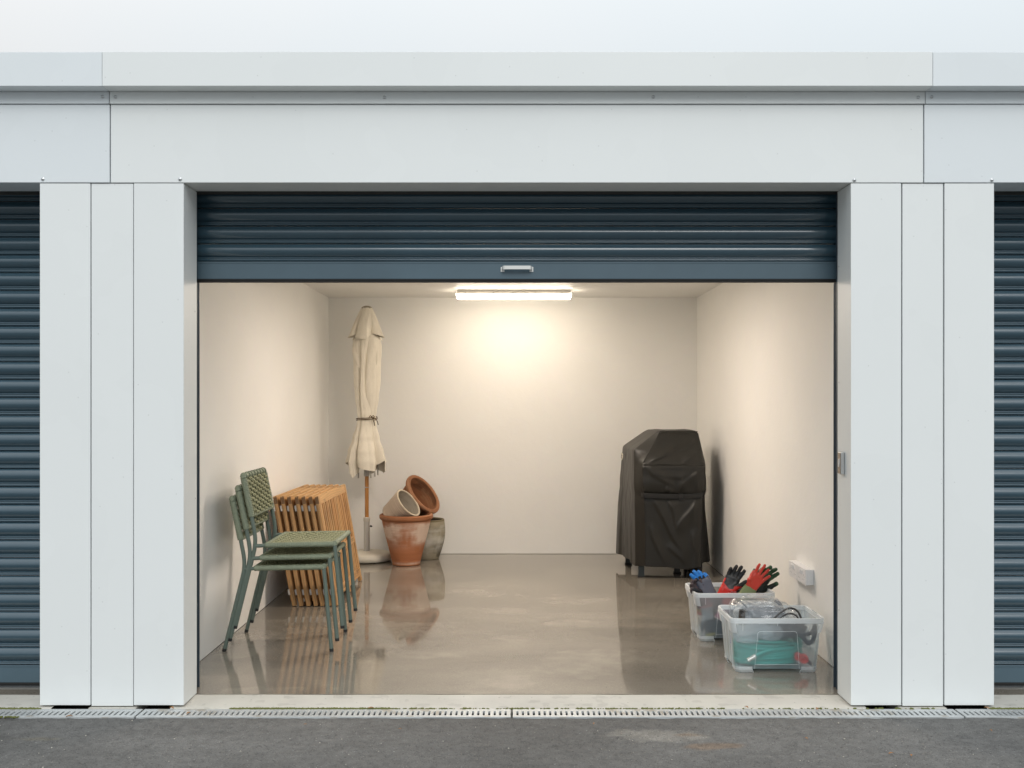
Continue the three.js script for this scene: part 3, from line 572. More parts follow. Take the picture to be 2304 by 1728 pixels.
  mesh('pole', pole, std([0.95, 0.78, 0.55], 0.35, { map: woodB }), t);
  mesh('pole_pin', merge([bar(V(-0.013, 0.630, 0.016), V(0.013, 0.630, 0.018), 0.003), lathe([[0.0178, 0.627], [0.0182, 0.63], [0.0178, 0.633]], 20)]), steelMat, t);
  const ribs = []; for (let i = 0; i < 8; i++) { const a = i / 8 * 6.283 + 0.3, r = 0.075 + 0.03 * Math.sin(i * 2.1), y = 0.752 + 0.012 * Math.sin(i * 3.7); const b = box(-0.006, 0.006, y - 0.03, y + 0.10, -0.0035, 0.0035, 0.0015, 1); b.rotateY(a); b.translate(r * Math.cos(a), 0, r * Math.sin(a)); ribs.push(b); }
  for (const b of ribs) mesh('rib', b, std([0.42, 0.40, 0.36], 0.5), t);
  mesh('runner', lathe([[0.018, 0.725], [0.023, 0.727], [0.024, 0.80], [0.019, 0.805]], 24), std([0.5, 0.48, 0.45], 0.5), t);
  // tie cord: two turns, a knot and two ends
  const cord = []; for (let i = 0; i <= 96; i++) { const th = i / 96 * Math.PI * 4 + 0.6, y = 1.232 - 0.024 * i / 96 + 0.010 * Math.cos(th + 0.5) - 0.004 * Math.sin(2 * th), [R] = at(1.225); cord.push(V((R + 0.007) * 1.06 * Math.cos(th), y, (R + 0.007) * 0.97 * Math.sin(th))); }
  const k = V(0.062, 1.222, 0.062);
  const C = (...p) => tube(curve(p.map(q => k.clone().add(V(...q))), 20), 0.0034, 7);
  mesh('tie_cord', merge([tube(cord, 0.0034, 7), C([0, 0, 0], [0.012, 0.014, 0.008], [0.004, 0.024, 0.010], [-0.012, 0.012, 0.008], [0, 0, 0.004]), C([0, 0, 0], [0.022, -0.002, 0.006], [0.036, -0.022, 0.006], [0.045, -0.055, 0.002]), C([0, 0, 0.002], [0.004, -0.016, 0.008], [0.010, -0.036, 0.006], [0.014, -0.062, 0.004]), C([-0.03, 0.012, 0.012], [-0.02, 0.024, 0.014], [-0.006, 0.010, 0.012])]), std([0.115, 0.07, 0.03], 0.8), t);

  const baseMat = std([0.70, 0.66, 0.57], 0.6, { map: plasterTint, bumpMap: plasterBump, bumpScale: 0.002 });
  const b = thing('parasol_stand', 'round beige parasol stand with a grey tube on the floor', 'parasol stand', [X, 0, Z]);
  mesh('foot', lathe([[0.0001, 0.006], [0.195, 0.006], [0.206, 0.009], [0.213, 0.018], [0.216, 0.034], [0.2155, 0.037], [0.2145, 0.039], [0.213, 0.055], [0.204, 0.066], [0.185, 0.0725], [0.10, 0.081], [0.036, 0.085], [0.0001, 0.085]], 80), baseMat, b);
  const feet = []; for (let i = 0; i < 6; i++) { const f = lathe([[0.0001, 0.007], [0.012, 0.007], [0.013, 0], [0.0001, 0]], 12); f.translate(0.18 * Math.cos(i * 1.047), 0, 0.18 * Math.sin(i * 1.047)); feet.push(f); }
  mesh('rubber_foot', merge(feet), rubberMat, b);
  const tubeMat = std([0.55, 0.53, 0.49], 0.38, { metalness: 0.3 });
  mesh('tube', lathe([[0.031, 0.084], [0.031, 0.0865], [0.0262, 0.088], [0.0262, 0.345]], 32), tubeMat, b);
  mesh('collar', lathe([[0.0255, 0.335], [0.0275, 0.336], [0.0285, 0.340], [0.0285, 0.368], [0.0270, 0.372], [0.0185, 0.373]], 32), std([0.58, 0.54, 0.47], 0.55), b);
  mesh('clamp_knob', merge([bar(V(0.024, 0.295, 0.004), V(0.036, 0.295, 0.008), 0.004), lathe([[0.0001, 0.0], [0.009, 0.0], [0.010, 0.004], [0.008, 0.008], [0.0001, 0.009]], 12).rotateZ(-1.2).translate(0.034, 0.296, 0.008), box(0.030, 0.048, 0.289, 0.300, 0.004, 0.011, 0.002, 1)]), blackMetal, b);
}

// ------------------------------------------------------------------ flower pots
{
  const pot = (seed, base, bloom, bands, dark, hi) => tex(1024, 512, (u, v) => {
    const f = fbm(u, v, 6, 6, seed), g = fbm(u, v, 3, 4, seed + 20, 7), st = fbm(u, v, 24, 3, seed + 40, 3), ln = fbm(u, v, 3, 2, seed + 60, 130);
    let w = 0; for (const [c, s, k] of bands) w += k * Math.exp(-(((v - c) / s) ** 2));
    w = clamp(w * step(0.30, 0.62, 0.55 * f + 0.25 * g + 0.2 * st) + 0.25 * step(0.60, 0.8, f) * hi);
    const k = 0.82 + 0.36 * (g - 0.4) + 0.12 * (ln - 0.5) - dark * step(0.55, 0.75, fbm(u, v, 5, 5, seed + 80));
    return [0, 1, 2].map(i => mix(base[i] * k, bloom[i] * (0.85 + 0.3 * st), w));
  });
  const potBump = tex(512, 512, (u, v) => 0.5 * fbm(u, v, 10, 5, 500) + 0.5 * fbm(u, v, 3, 2, 520, 60), false);
  const clay = m => std([1, 1, 1], 0.82, { map: m, bumpMap: potBump, bumpScale: 0.004 });
  const wob = (g, s, a) => { const p = g.attributes.position; for (let i = 0; i < p.count; i++) { const x = p.getX(i), y = p.getY(i), z = p.getZ(i), th = Math.atan2(z, x), k = 1 + a * (0.6 * Math.sin(2 * th + s) + 0.4 * vn(Math.cos(th) * 2 + s, Math.sin(th) * 2 + y * 4)); p.setX(i, x * k); p.setZ(i, z * k); } g.computeVertexNormals(); const n = g.attributes.normal, seg = g.parameters?.segments; return g; };
  const split = (outer, lip, inner) => [lathe(outer, 96), lathe(lip, 96), lathe(inner, 96)];
  // big terracotta pot
  {
    const t = thing('terracotta_pot', 'large weathered terracotta pot standing on the floor with two pots in it', 'flower pot', [-0.887, 0, -3.79], 'flower pots by the back wall');
    const m = clay(pot(600, [0.50, 0.185, 0.078], [0.68, 0.52, 0.42], [[0.78, 0.16, 1.3], [0.58, 0.12, 1.0], [0.14, 0.03, 0.7]], 0.04, 1)), m2 = clay(pot(640, [0.40, 0.150, 0.058], [0.48, 0.30, 0.20], [[0.5, 0.3, 0.25]], 0.15, 1));
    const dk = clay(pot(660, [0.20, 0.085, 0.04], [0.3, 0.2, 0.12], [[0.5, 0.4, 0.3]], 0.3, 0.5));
    const out = [[0.0001, 0.0], [0.108, 0.0], [0.116, 0.004], [0.118, 0.012], [0.1165, 0.016], ...smoothProfile([[0.120, 0.03], [0.140, 0.11], [0.163, 0.20], [0.186, 0.29], [0.199, 0.345], [0.204, 0.377]], 26)];
    const lip = smoothProfile([[0.203, 0.374], [0.2115, 0.379], [0.2205, 0.389], [0.2245, 0.402], [0.2235, 0.415], [0.2155, 0.4235], [0.205, 0.4245], [0.197, 0.419], [0.192, 0.405]], 36);
    const inn = [[0.193, 0.408], [0.187, 0.33], [0.158, 0.20], [0.128, 0.10], [0.112, 0.05], [0.10, 0.04], [0.0001, 0.04]];
    mesh('body', wob(lathe(out, 96), 0.4, 0.006), m, t); mesh('rim', wob(lathe(lip, 96), 0.4, 0.006), m2, t); mesh('inside', wob(lathe(inn, 96), 0.4, 0.006), dk, t);
  }
  // mossy grey pot behind it
  {
    const t = thing('flower_pot', 'mossy grey stone pot half hidden behind the large terracotta pot', 'flower pot', [-0.732, 0, -4.105], 'flower pots by the back wall');
    const m = clay(pot(700, [0.36, 0.32, 0.23], [0.58, 0.56, 0.50], [[0.45, 0.16, 0.9], [0.70, 0.10, 0.5]], 0.45, 1)), m2 = clay(pot(740, [0.25, 0.205, 0.115], [0.35, 0.3, 0.2], [[0.5, 0.3, 0.4]], 0.2, 1));
    mesh('body', wob(lathe([[0.0001, 0.0], [0.088, 0.0], [0.095, 0.004], ...smoothProfile([[0.098, 0.012], [0.118, 0.075], [0.140, 0.15], [0.149, 0.22], [0.148, 0.28], [0.143, 0.33]], 26)], 96), 1.4, 0.008), m, t);
    mesh('rim', wob(lathe(smoothProfile([[0.143, 0.328], [0.1425, 0.340], [0.138, 0.3455], [0.130, 0.345], [0.126, 0.335]], 14), 96), 1.4, 0.008), m2, t);
    mesh('inside', wob(lathe([[0.126, 0.337], [0.132, 0.25], [0.122, 0.14], [0.09, 0.05], [0.08, 0.04], [0.0001, 0.04]], 96), 1.4, 0.008), std([0.10, 0.09, 0.075], 0.95), t);
  }
  const aim = (t, axis, spin = 0) => { const q = new THREE.Quaternion().setFromUnitVectors(V(0, 1, 0), V(...axis).normalize()); t.quaternion.copy(q.multiply(new THREE.Quaternion().setFromAxisAngle(V(0, 1, 0), spin))); };
  // beige pot lying in the mouth of the big one (its origin is the middle of its rim)
  {
    const t = thing('flower_pot', 'smooth beige pot tipped on its side in the mouth of the terracotta pot', 'flower pot', [-0.859, 0.527, -3.705], 'flower pots by the back wall');
    aim(t, [0.735, 0.60, 0.30]);
    const m = clay(pot(800, [0.62, 0.50, 0.395], [0.68, 0.57, 0.46], [[0.5, 0.4, 0.4]], 0.12, 0.6)), m2 = clay(pot(820, [0.72, 0.62, 0.47], [0.74, 0.64, 0.5], [[0.5, 0.5, 0.2]], 0.05, 0.5));
    mesh('body', lathe([[0.0001, -0.212], [0.088, -0.212], [0.098, -0.208], [0.103, -0.198], [0.118, -0.10], [0.133, -0.012], [0.134, -0.004]], 96), m, t);
    mesh('rim', lathe(smoothProfile([[0.134, -0.006], [0.1342, -0.001], [0.131, 0.002], [0.122, 0.002], [0.1185, -0.001], [0.118, -0.008]], 14), 96), m2, t);
    mesh('inside', lathe([[0.118, -0.006], [0.112, -0.07], [0.098, -0.18], [0.09, -0.192], [0.0001, -0.194]], 96), clay(pot(830, [0.42, 0.37, 0.30], [0.46, 0.40, 0.32], [[0.5, 0.5, 0.3]], 0.2, 0.5)), t);
  }
  {
    const t = thing('terracotta_pot', 'orange terracotta pot with a thick rim, tilted on top of the other pots', 'flower pot', [-0.755, 0.577, -4.00], 'flower pots by the back wall');
    aim(t, [0.73, 0.58, 0.33], 1.0); t.scale.setScalar(1.02);
    const m = clay(pot(860, [0.40, 0.17, 0.075], [0.45, 0.26, 0.16], [[0.6, 0.3, 0.4]], 0.15, 0.8)), dk = clay(pot(880, [0.30, 0.125, 0.055], [0.40, 0.27, 0.15], [[0.75, 0.13, 0.8]], 0.4, 1));
    mesh('body', lathe([[0.0001, -0.275], [0.10, -0.275], [0.106, -0.268], ...smoothProfile([[0.108, -0.26], [0.130, -0.16], [0.150, -0.085], [0.158, -0.050]], 18)], 96), m, t);
    mesh('rim', lathe(smoothProfile([[0.157, -0.054], [0.172, -0.046], [0.187, -0.030], [0.1905, -0.012], [0.185, 0.001], [0.174, 0.004], [0.162, 0.001], [0.157, -0.010]], 30), 96), m, t);
    mesh('inside', lathe([[0.157, -0.008], [0.147, -0.07], [0.122, -0.16], [0.102, -0.235], [0.09, -0.25], [0.0001, -0.252]], 96), dk, t);
  }
}

// ------------------------------------------------------------------ barbecue under its black cover
{
  const t = thing('covered_barbecue', 'barbecue grill under a black fabric cover in the back right corner', 'barbecue', [1.25, 0, -3.45]);
  const O = V(1.25, 0, -3.45);
  const LV = [   // height, then front left, front right, right, back right, back left, left
    [0.100, [1.030, -3.100], [1.448, -3.070], [1.588, -3.400], [1.600, -3.740], [0.877, -3.870], [0.958, -3.165]],
    [0.300, [1.029, -3.098], [1.455, -3.073], [1.572, -3.410], [1.590, -3.745], [0.884, -3.868], [0.957, -3.172]],
    [0.500, [1.027, -3.095], [1.462, -3.076], [1.552, -3.420], [1.580, -3.750], [0.893, -3.868], [0.955, -3.180]],
    [0.640, [1.018, -3.095], [1.468, -3.080], [1.548, -3.420], [1.575, -3.750], [0.905, -3.868], [0.953, -3.185]],
    [0.700, [1.012, -3.088], [1.480, -3.078], [1.558, -3.420], [1.575, -3.750], [0.912, -3.868], [0.952, -3.188]],
    [0.865, [1.003, -3.080], [1.490, -3.078], [1.548, -3.420], [1.565, -3.755], [0.922, -3.868], [0.950, -3.195]],
    [0.895, [1.010, -3.090], [1.487, -3.088], [1.542, -3.420], [1.560, -3.755], [0.926, -3.866], [0.949, -3.196]],
    [0.992, [1.078, -3.166], [1.478, -3.164], [1.515, -3.430], [1.535, -3.745], [0.935, -3.862], [0.952, -3.205]],
    [1.125, [1.160, -3.255], [1.466, -3.255], [1.480, -3.450], [1.480, -3.725], [1.105, -3.725], [1.140, -3.300]],
    [1.136, [1.185, -3.290], [1.450, -3.290], [1.460, -3.450], [1.460, -3.700], [1.130, -3.700], [1.160, -3.320]],
  ];
  const N = 300, yBL = y => y;
  const ring = y => {
    let i = 0; while (i < LV.length - 2 && LV[i + 1][0] < y) i++;
    const a = LV[i], b = LV[i + 1], k = clamp((y - a[0]) / (b[0] - a[0]));
    const c = [1, 2, 3, 4, 5, 6].map(q => [mix(a[q][0], b[q][0], k), mix(a[q][1], b[q][1], k)]);
    return c;
  };
  // points round the plan, with slightly rounded corners; side index and place on it for the folds
  const around = (y) => {
    const c = ring(y), out = [], per = [96, 40, 40, 40, 84, 18];
    for (let s = 0; s < 6; s++) {
      const a = c[s], b = c[(s + 1) % 6];
      for (let q = 0; q < per[s]; q++) { const k = q / per[s]; out.push([mix(a[0], b[0], k), mix(a[1], b[1], k), s, k]); }
    }
    const n = out.length; for (let it = 0; it < 6; it++) { const cp = out.map(p => p.slice()); for (let i = 0; i < n; i++) for (const d of [0, 1]) out[i][d] = 0.5 * cp[i][d] + 0.25 * (cp[(i + 1) % n][d] + cp[(i + n - 1) % n][d]); }
    return out;
  };
  // pulls in the front cloth: from (across, height) to (across, height), width, depth
  const CREASE = [[0.06, 0.61, 0.30, 0.20, 0.055, 0.017], [0.20, 0.60, 0.27, 0.36, 0.045, 0.016], [0.41, 0.60, 0.24, 0.38, 0.060, 0.015], [0.03, 0.40, 0.16, 0.13, 0.045, 0.013], [0.37, 0.36, 0.42, 0.12, 0.05, 0.012], [0.18, 0.24, 0.34, 0.12, 0.045, 0.012], [0.02, 0.85, 0.22, 0.72, 0.040, 0.014], [0.43, 0.85, 0.27, 0.71, 0.045, 0.014], [0.08, 0.80, 0.36, 0.79, 0.035, 0.010], [0.16, 0.70, 0.20, 0.66, 0.03, 0.012], [0.03, 0.90, 0.22, 1.03, 0.045, 0.016], [0.06, 0.90, 0.43, 1.08, 0.040, 0.016], [0.30, 0.90, 0.42, 0.98, 0.05, 0.010]];
  const ridge = (x, y, s) => 1 - Math.abs(vn(x, y, s));
  const rows = [], M = 190;
  for (let i = 0; i <= M; i++) {
    const y = mix(0.100, 1.136, i / M), pl = around(y), n = pl.length, row = [];
    for (let j = 0; j < n; j++) {
      const [x, z, s, k] = pl[j], [xa, za] = pl[(j + n - 1) % n], [xb, zb] = pl[(j + 1) % n];
      let nx = zb - za, nz = -(xb - xa); const l = Math.hypot(nx, nz) || 1; nx /= -l; nz /= -l;
      const u = s === 0 ? k * 0.45 : s === 4 ? 3 + k * 0.7 : s === 5 ? 3.7 + k * 0.1 : s + k * 0.4, low = 1 - step(0.15, 0.9, y), edge = Math.min(1, Math.min(k, 1 - k) * 7);
      let d = 0;
      // a few long hanging folds, deeper towards the hem
      d += (0.005 + 0.013 * low) * (Math.pow(ridge(u * 5.5 + 0.4 * y, y * 0.5, 20), 2) - 0.5) * edge * (s === 5 ? 0.3 : 1);
      if (s === 4) d += 0.006 * (Math.pow(ridge(u * 13 + 0.9 * y, y * 0.8, 21), 3) - 0.4) * edge * (0.4 + low);
      // slanting pulls and creases on the front
      if (s === 0) for (const [u0, y0, u1, y1, w, A] of CREASE) {
        const L = Math.hypot(u1 - u0, y1 - y0), dx = (u1 - u0) / L, dy = (y1 - y0) / L, al = ((u - u0) * dx + (y - y0) * dy) / L, pe = -(u - u0) * dy + (y - y0) * dx + 0.012 * vn(al * 3, u0 * 40, 7);
        const t = pe > 0 ? pe / w : -pe / (w * 0.28); d += A * Math.exp(-t * t) * step(-0.15, 0.2, al) * (1 - step(0.6, 1.25, al)) * edge;
      }
      d += 0.0025 * vn(u * 14, y * 13, 24) * edge;
      // gathered at the belt
      d -= 0.010 * Math.exp(-(((y - 0.642) / 0.035) ** 2)) * (s === 0 ? 1 : 0.3);
      d += 0.016 * Math.exp(-(((y - 0.735) / 0.05) ** 2)) * (s === 0 ? ridge(u * 9, 1, 25) - 0.2 : 0.2);
      if (y > 0.90) d *= mix(1, 0.7, step(0.9, 1.0, y)) * (1 - step(1.04, 1.125, y));
      let yy = y; if (i === 0) yy = 0.100 + 0.014 * vn(u * 6, 1, 30) - (s === 0 ? 0.012 * Math.sin(k * 3.1) : 0);
      // the flap seam: upper skirt stands a little proud of the lower cloth in front
      if (s === 0 && y > 0.655 && y < 0.875) d += 0.007;
      const rise = s === 4 && y > 0.86 && y < 1.12 ? 0 : 0;
      row.push(V(x + nx * d - O.x, yy + rise, z + nz * d - O.z));
    }
    rows.push(row);
  }
  for (let it = 0; it < 5; it++) { const cp = rows.map(r => r.map(p => p.clone())); for (let i = 1; i < rows.length - 1; i++) for (let j = 0; j < rows[i].length; j++) rows[i][j].multiplyScalar(0.5).addScaledVector(cp[i - 1][j], 0.25).addScaledVector(cp[i + 1][j], 0.25); }
  // close the top with a slightly sagging lid
  const last = rows[rows.length - 1], c = V(0, 0, 0); last.forEach(p => c.add(p)); c.multiplyScalar(1 / last.length);
  for (let q = 1; q <= 8; q++) rows.push(last.map(p => p.clone().lerp(c, q / 8).add(V(0, 0.004 * Math.sin(q / 8 * 3.1) + 0.004 * vn(p.x * 12 * (1 - q / 8), p.z * 12 * (1 - q / 8), 5), 0))));
  const g = grid(rows, true); metric(g, 0.25);
  const weave = tex(256, 256, (u, v) => 0.5 + 0.2 * Math.sin(u * 6.283 * 80) * Math.sin(v * 6.283 * 80) + 0.3 * (fbm(u, v, 8, 3, 900) - 0.5), false);
  const coverMat = phy([0.0115, 0.0110, 0.0090], 0.47, { bumpMap: weave, bumpScale: 0.0001, sheen: 0.1, sheenColor: new THREE.Color(0.5, 0.45, 0.4), side: THREE.DoubleSide });
  mesh('cover', g, coverMat, t);
  const W = (x, y, z) => V(x - O.x, y, z - O.z);
  // piped seams: front left edge, the sloping edges of the hood and the ledge across the front
  const pts = (ys, q, off) => ys.map(y => { const c = ring(y); return W(c[q][0] + off[0], y, c[q][1] + off[1]); });
  const seamY = []; for (let y = 0.11; y < 0.90; y += 0.04) seamY.push(y);
  mesh('seam', tube(resample(pts(seamY, 0, [-0.001, -0.002]), 0.02), i => 0.0032 + 0.0008 * vn(i * 0.5, 2), 7), std([0.010, 0.010, 0.010], 0.6), t);
  mesh('seam', tube(curve([W(1.012, 0.897, -3.091), W(1.077, 0.992, -3.168), W(1.160, 1.124, -3.257)], 16), 0.0030, 7), std([0.010, 0.010, 0.010], 0.6), t);
  mesh('seam', tube(curve([W(1.162, 1.131, -3.262), W(1.30, 1.135, -3.262), W(1.462, 1.130, -3.262)], 16), 0.0032, 7), std([0.010, 0.010, 0.010], 0.6), t);
  const led = []; for (let k = 0; k <= 20; k++) led.push(W(mix(1.006, 1.486, k / 20), 0.882 + 0.003 * vn(k * 0.6, 1), -3.078 + 0.002 * vn(k * 0.5, 4)));
  mesh('seam', tube(led, 0.0028, 7), coverMat, t);
  // belt and its buckle
  const bl = []; for (let k = 0; k <= 40; k++) { const s = k / 40, x = mix(1.010, 1.476, s); bl.push([x, 0.646 - 0.008 * Math.sin(s * 3.1) + (s > 0.93 ? 0.12 * (s - 0.93) : 0), -3.089 + 0.022 * Math.sin(s * 3.1) * 0 + 0.012]); }
  bl.push([1.505, 0.668, -3.17], [1.548, 0.684, -3.36]); bl.unshift([0.998, 0.650, -3.112]);
  mesh('belt', merge([grid(bl.map(([x, y, z]) => [W(x, y - 0.0185, z - 0.002), W(x, y + 0.0185, z - 0.002), W(x, y + 0.0185, z + 0.0015), W(x, y - 0.0185, z + 0.0015)]), true, true)]), std([0.009, 0.009, 0.009], 0.55), t);
  mesh('buckle', merge([box(0.03, 0.065, 0.624, 0.660, 0.372, 0.382, 0.003, 1), box(0.035, 0.075, 0.606, 0.622, 0.366, 0.374, 0.003, 1)]), std([0.014, 0.014, 0.015], 0.4), t);
  // small pale badge with a dark curl on the long side
  {
    const a = W(0.930, 0.915, -3.725), ux = V(0.090, 0, 0.60).normalize(), uy = V(0.03, 1, 0).normalize(), n = ux.clone().cross(uy).normalize();
    const bz = (sh, d, mat, name) => { const e = new THREE.ExtrudeGeometry(sh, { depth: d, bevelEnabled: false, curveSegments: 10 }); e.applyMatrix4(new THREE.Matrix4().makeBasis(ux, uy, n.clone())); e.translate(a.x - n.x * 0.0 - 0.022, a.y, a.z); mesh(name, e, mat, t); };
    const sh = new THREE.Shape(); sh.moveTo(0, 0.030); sh.lineTo(0.066, 0.018); sh.lineTo(0.060, -0.012); sh.quadraticCurveTo(0.05, -0.03, 0.025, -0.032); sh.quadraticCurveTo(0.004, -0.03, 0.0, -0.008);
    bz(sh, 0.0015, std([0.62, 0.58, 0.50], 0.5), 'badge');
    const cu = new THREE.Shape(); cu.absarc(0.034, -0.004, 0.017, 0.6, 5.4, false); cu.absarc(0.036, -0.005, 0.010, 5.2, 0.8, true);
    bz(cu, 0.0024, std([0.03, 0.028, 0.025], 0.5), 'badge_mark');
  }
  const leg = (x, z, h = 0.14) => { const l = mesh('leg', merge([box(-0.023, 0.023, 0.012, h + 0.08, -0.018, 0.018, 0.003, 1)]), std([0.02, 0.028, 0.032], 0.45), t); l.position.copy(W(x, 0, z)); mesh('foot_pad', box(-0.028, 0.030, 0, 0.013, -0.022, 0.024, 0.003, 1), blackMetal, l); };
  leg(1.005, -3.165, 0.06); leg(0.975, -3.78, 0.06); leg(1.315, -3.36, 0.06); 
  for (const [x, z] of [[1.440, -3.20], [1.47, -3.70]]) {
    const w = mesh('wheel', lathe([[0.05, -0.020], [0.074, -0.024], [0.083, -0.020], [0.0865, -0.010], [0.0868, 0.010], [0.083, 0.020], [0.074, 0.024], [0.05, 0.020]], 48).rotateZ(Math.PI / 2), std([0.012, 0.012, 0.013], 0.6), t); w.position.copy(W(x, 0.0868, z)); w.rotation.y = 0.15;
    const tr = []; for (let i = 0; i < 40; i++) { const b = box(-0.017, 0.017, -0.0022, 0.0022, 0.086, 0.0888); b.rotateX(i / 40 * 6.283); tr.push(b); }
    mesh('tread', merge(tr), std([0.011, 0.011, 0.012], 0.65), w);
    mesh('hub', lathe([[0.0001, -0.018], [0.05, -0.012], [0.05, 0.012], [0.0001, 0.018]], 24).rotateZ(Math.PI / 2), std([0.05, 0.05, 0.052], 0.4), w);
    mesh('axle_bracket', box(-0.045, -0.028, -0.06, 0.10, -0.014, 0.014, 0.002, 1), blackMetal, w);
  }
}

// ------------------------------------------------------------------ two clear plastic boxes
const frost = phy([0.88, 0.94, 0.98], 0.45, { transmission: 0.92, thickness: 0, ior: 1.45, side: THREE.DoubleSide });
const frostRim = phy([0.86, 0.90, 0.925], 0.68, { transmission: 0.58, thickness: 0, ior: 1.45, side: THREE.DoubleSide });
const frostRib = phy([0.90, 0.93, 0.95], 0.6, { transmission: 0.62, thickness: 0, ior: 1.45, side: THREE.DoubleSide });
const rrect = (hx, hz, r, n = 10) => { const o = []; for (const [sx, sz, a0] of [[1, 1, 0], [-1, 1, 1], [-1, -1, 2], [1, -1, 3]]) for (let i = 0; i <= n; i++) { const a = (a0 + i / n) * Math.PI / 2; o.push([sx * (hx - r) + r * Math.cos(a), sz * (hz - r) + r * Math.sin(a)]); } return o; };
const hxAt = y => mix(0.206, 0.226, y / 0.26), hzAt = y => mix(0.143, 0.160, y / 0.26);
function storageBox(label) {
  const t = thing('storage_box', label, 'storage box', [0, 0, 0], 'clear plastic storage boxes');
  const ringAt = (hx, hz, r, y) => rrect(hx, hz, r).map(([x, z]) => V(x, y, z));
  const inset = (y, k) => ringAt(hxAt(y) - k, hzAt(y) - k, 0.028, y);
  const shell = grid([inset(0.018, 0.012), inset(0.020, 0.006), inset(0.026, 0.001), inset(0.08, 0), inset(0.16, 0), inset(0.258, 0)], true, false);
  const floor = grid([inset(0.018, 0.012), inset(0.0178, 0.06), inset(0.0178, 0.13)], true, true);
  mesh('shell', merge([shell, floor]), frost, t);
  // rim: flat top flange, outer skirt, rolled lip
  const R = (k, kz, y, r) => ringAt(k, kz, r, y);
  mesh('rim', grid([R(0.2265, 0.1605, 0.257, 0.028), R(0.2275, 0.1615, 0.2765, 0.029), R(0.2290, 0.163, 0.2795, 0.030), R(0.2345, 0.1685, 0.2795, 0.034), R(0.2385, 0.1720, 0.2775, 0.036), R(0.2395, 0.1730, 0.2720, 0.036), R(0.2390, 0.1725, 0.2560, 0.036), R(0.2378, 0.1713, 0.2550, 0.036)], true), frostRim, t);
  const rl = p => { const q = p.concat([p[0]]); return tube(q, 0.0016, 6, false); };
  mesh('rim_edge', merge([rl(R(0.2375, 0.1712, 0.2785, 0.036)), rl(R(0.2393, 0.1728, 0.2565, 0.036))]), frostRib, t);
  // deeper skirts and corner posts, feet
  for (const [sx, sz] of [[-1, 1], [1, 1], [-1, -1], [1, -1]]) {
    const arc = (k, y) => { const o = []; const hx = hxAt(y) + k, hz = hzAt(y) + k, r = 0.030; o.push(V(sx * (hx - 0.085), y, sz * hz)); for (let i = 0; i <= 8; i++) { const a = Math.PI / 2 * (1 - i / 8); o.push(V(sx * (hx - r + r * Math.cos(a)), y, sz * (hz - r + r * Math.sin(a)))); } o.push(V(sx * hx, y, sz * (hz - 0.075))); return o; };
    mesh('corner_skirt', grid([arc(0.0125, 0.258).slice(2), arc(0.010, 0.238).slice(2), arc(0.006, 0.206).slice(2), arc(0.0015, 0.203).slice(2)]), frostRim, t);
    mesh('foot', merge([grid([arc(0.0006, 0.032), arc(0.0004, 0.017), arc(-0.004, 0.002), arc(-0.010, 0.0)]), bar(arc(0.0004, 0.017)[0], arc(-0.004, 0.001)[0], 0.0016, 6), tube(arc(0.0008, 0.018), 0.0013, 6)]), frostRib, t);
  }
  // moulded ribs: the trapezoid on both long faces, uprights on the short ones
  const face = s => { const q = (x, y) => V(x, y, s * (hzAt(y) + 0.0012)); return tube(roundPath([q(-0.112, 0.020), q(-0.0985, 0.212), q(0.0985, 0.212), q(0.114, 0.020)], 0.016, 6), 0.0010, 6); };
  const low = s => tube([V(-0.110, 0.042, s * (hzAt(0.042) + 0.0012)), V(0.112, 0.042, s * (hzAt(0.042) + 0.0012))], 0.0011, 6);
  const up = (s, z) => tube([V(s * (hxAt(0.03) + 0.001), 0.03, z), V(s * (hxAt(0.25) + 0.001), 0.25, z * 1.1)], 0.0016, 6);
  mesh('moulded_rib', merge([face(1), low(1)]), frostRib, t); mesh('moulded_rib', merge([face(-1), low(-1)]), frostRib, t);
  for (const s of [-1, 1]) mesh('moulded_rib', merge([up(s, 0.085), up(s, -0.085), up(s, 0.035), up(s, -0.035)]), frostRib, t);
  mesh('gate_mark', merge([[-0.09, 1], [0.0, 2.6], [0.085, 1], [-0.175, 7]].map(([x, l]) => bar(V(x, 0.256, hzAt(0.256) + 0.0015), V(x, 0.256 - 0.006 * l, hzAt(0.25) + 0.0012), 0.0012, 6))), frostRib, t);
  for (const s of [-1, 1]) mesh('grip_slot', box(s * 0.2335 - 0.0025, s * 0.2335 + 0.0025, 0.2793, 0.2801, -0.045, 0.045, 0.0003, 1), std([0.25, 0.28, 0.31], 0.6), t);
  return t;
}
const BF = [1.337, 0, -0.517], BR = [1.268, 0, -1.186];
const boxFront = storageBox('front clear plastic box holding a green hose and a plastic bag');
boxFront.position.set(...BF);
mesh('ink_mark', merge([0, 1, 2, 3, 4, 5].map(i => box(-0.2195, -0.2188, 0.135 + i * 0.0105, 0.1415 + i * 0.0105, 0.074 + 0.0015 * (i % 3), 0.081 - 0.001 * (i % 2), 0.0002, 1))), std([0.12, 0.07, 0.42], 0.6), boxFront);
const boxRear = copy(boxFront, 'rear clear plastic box full of work gloves', BR);
boxRear.remove(boxRear.children.find(c => c.name === 'ink_mark'));
boxRear.scale.set(0.965, 1.003, 1); boxRear.rotation.y = 0.012;

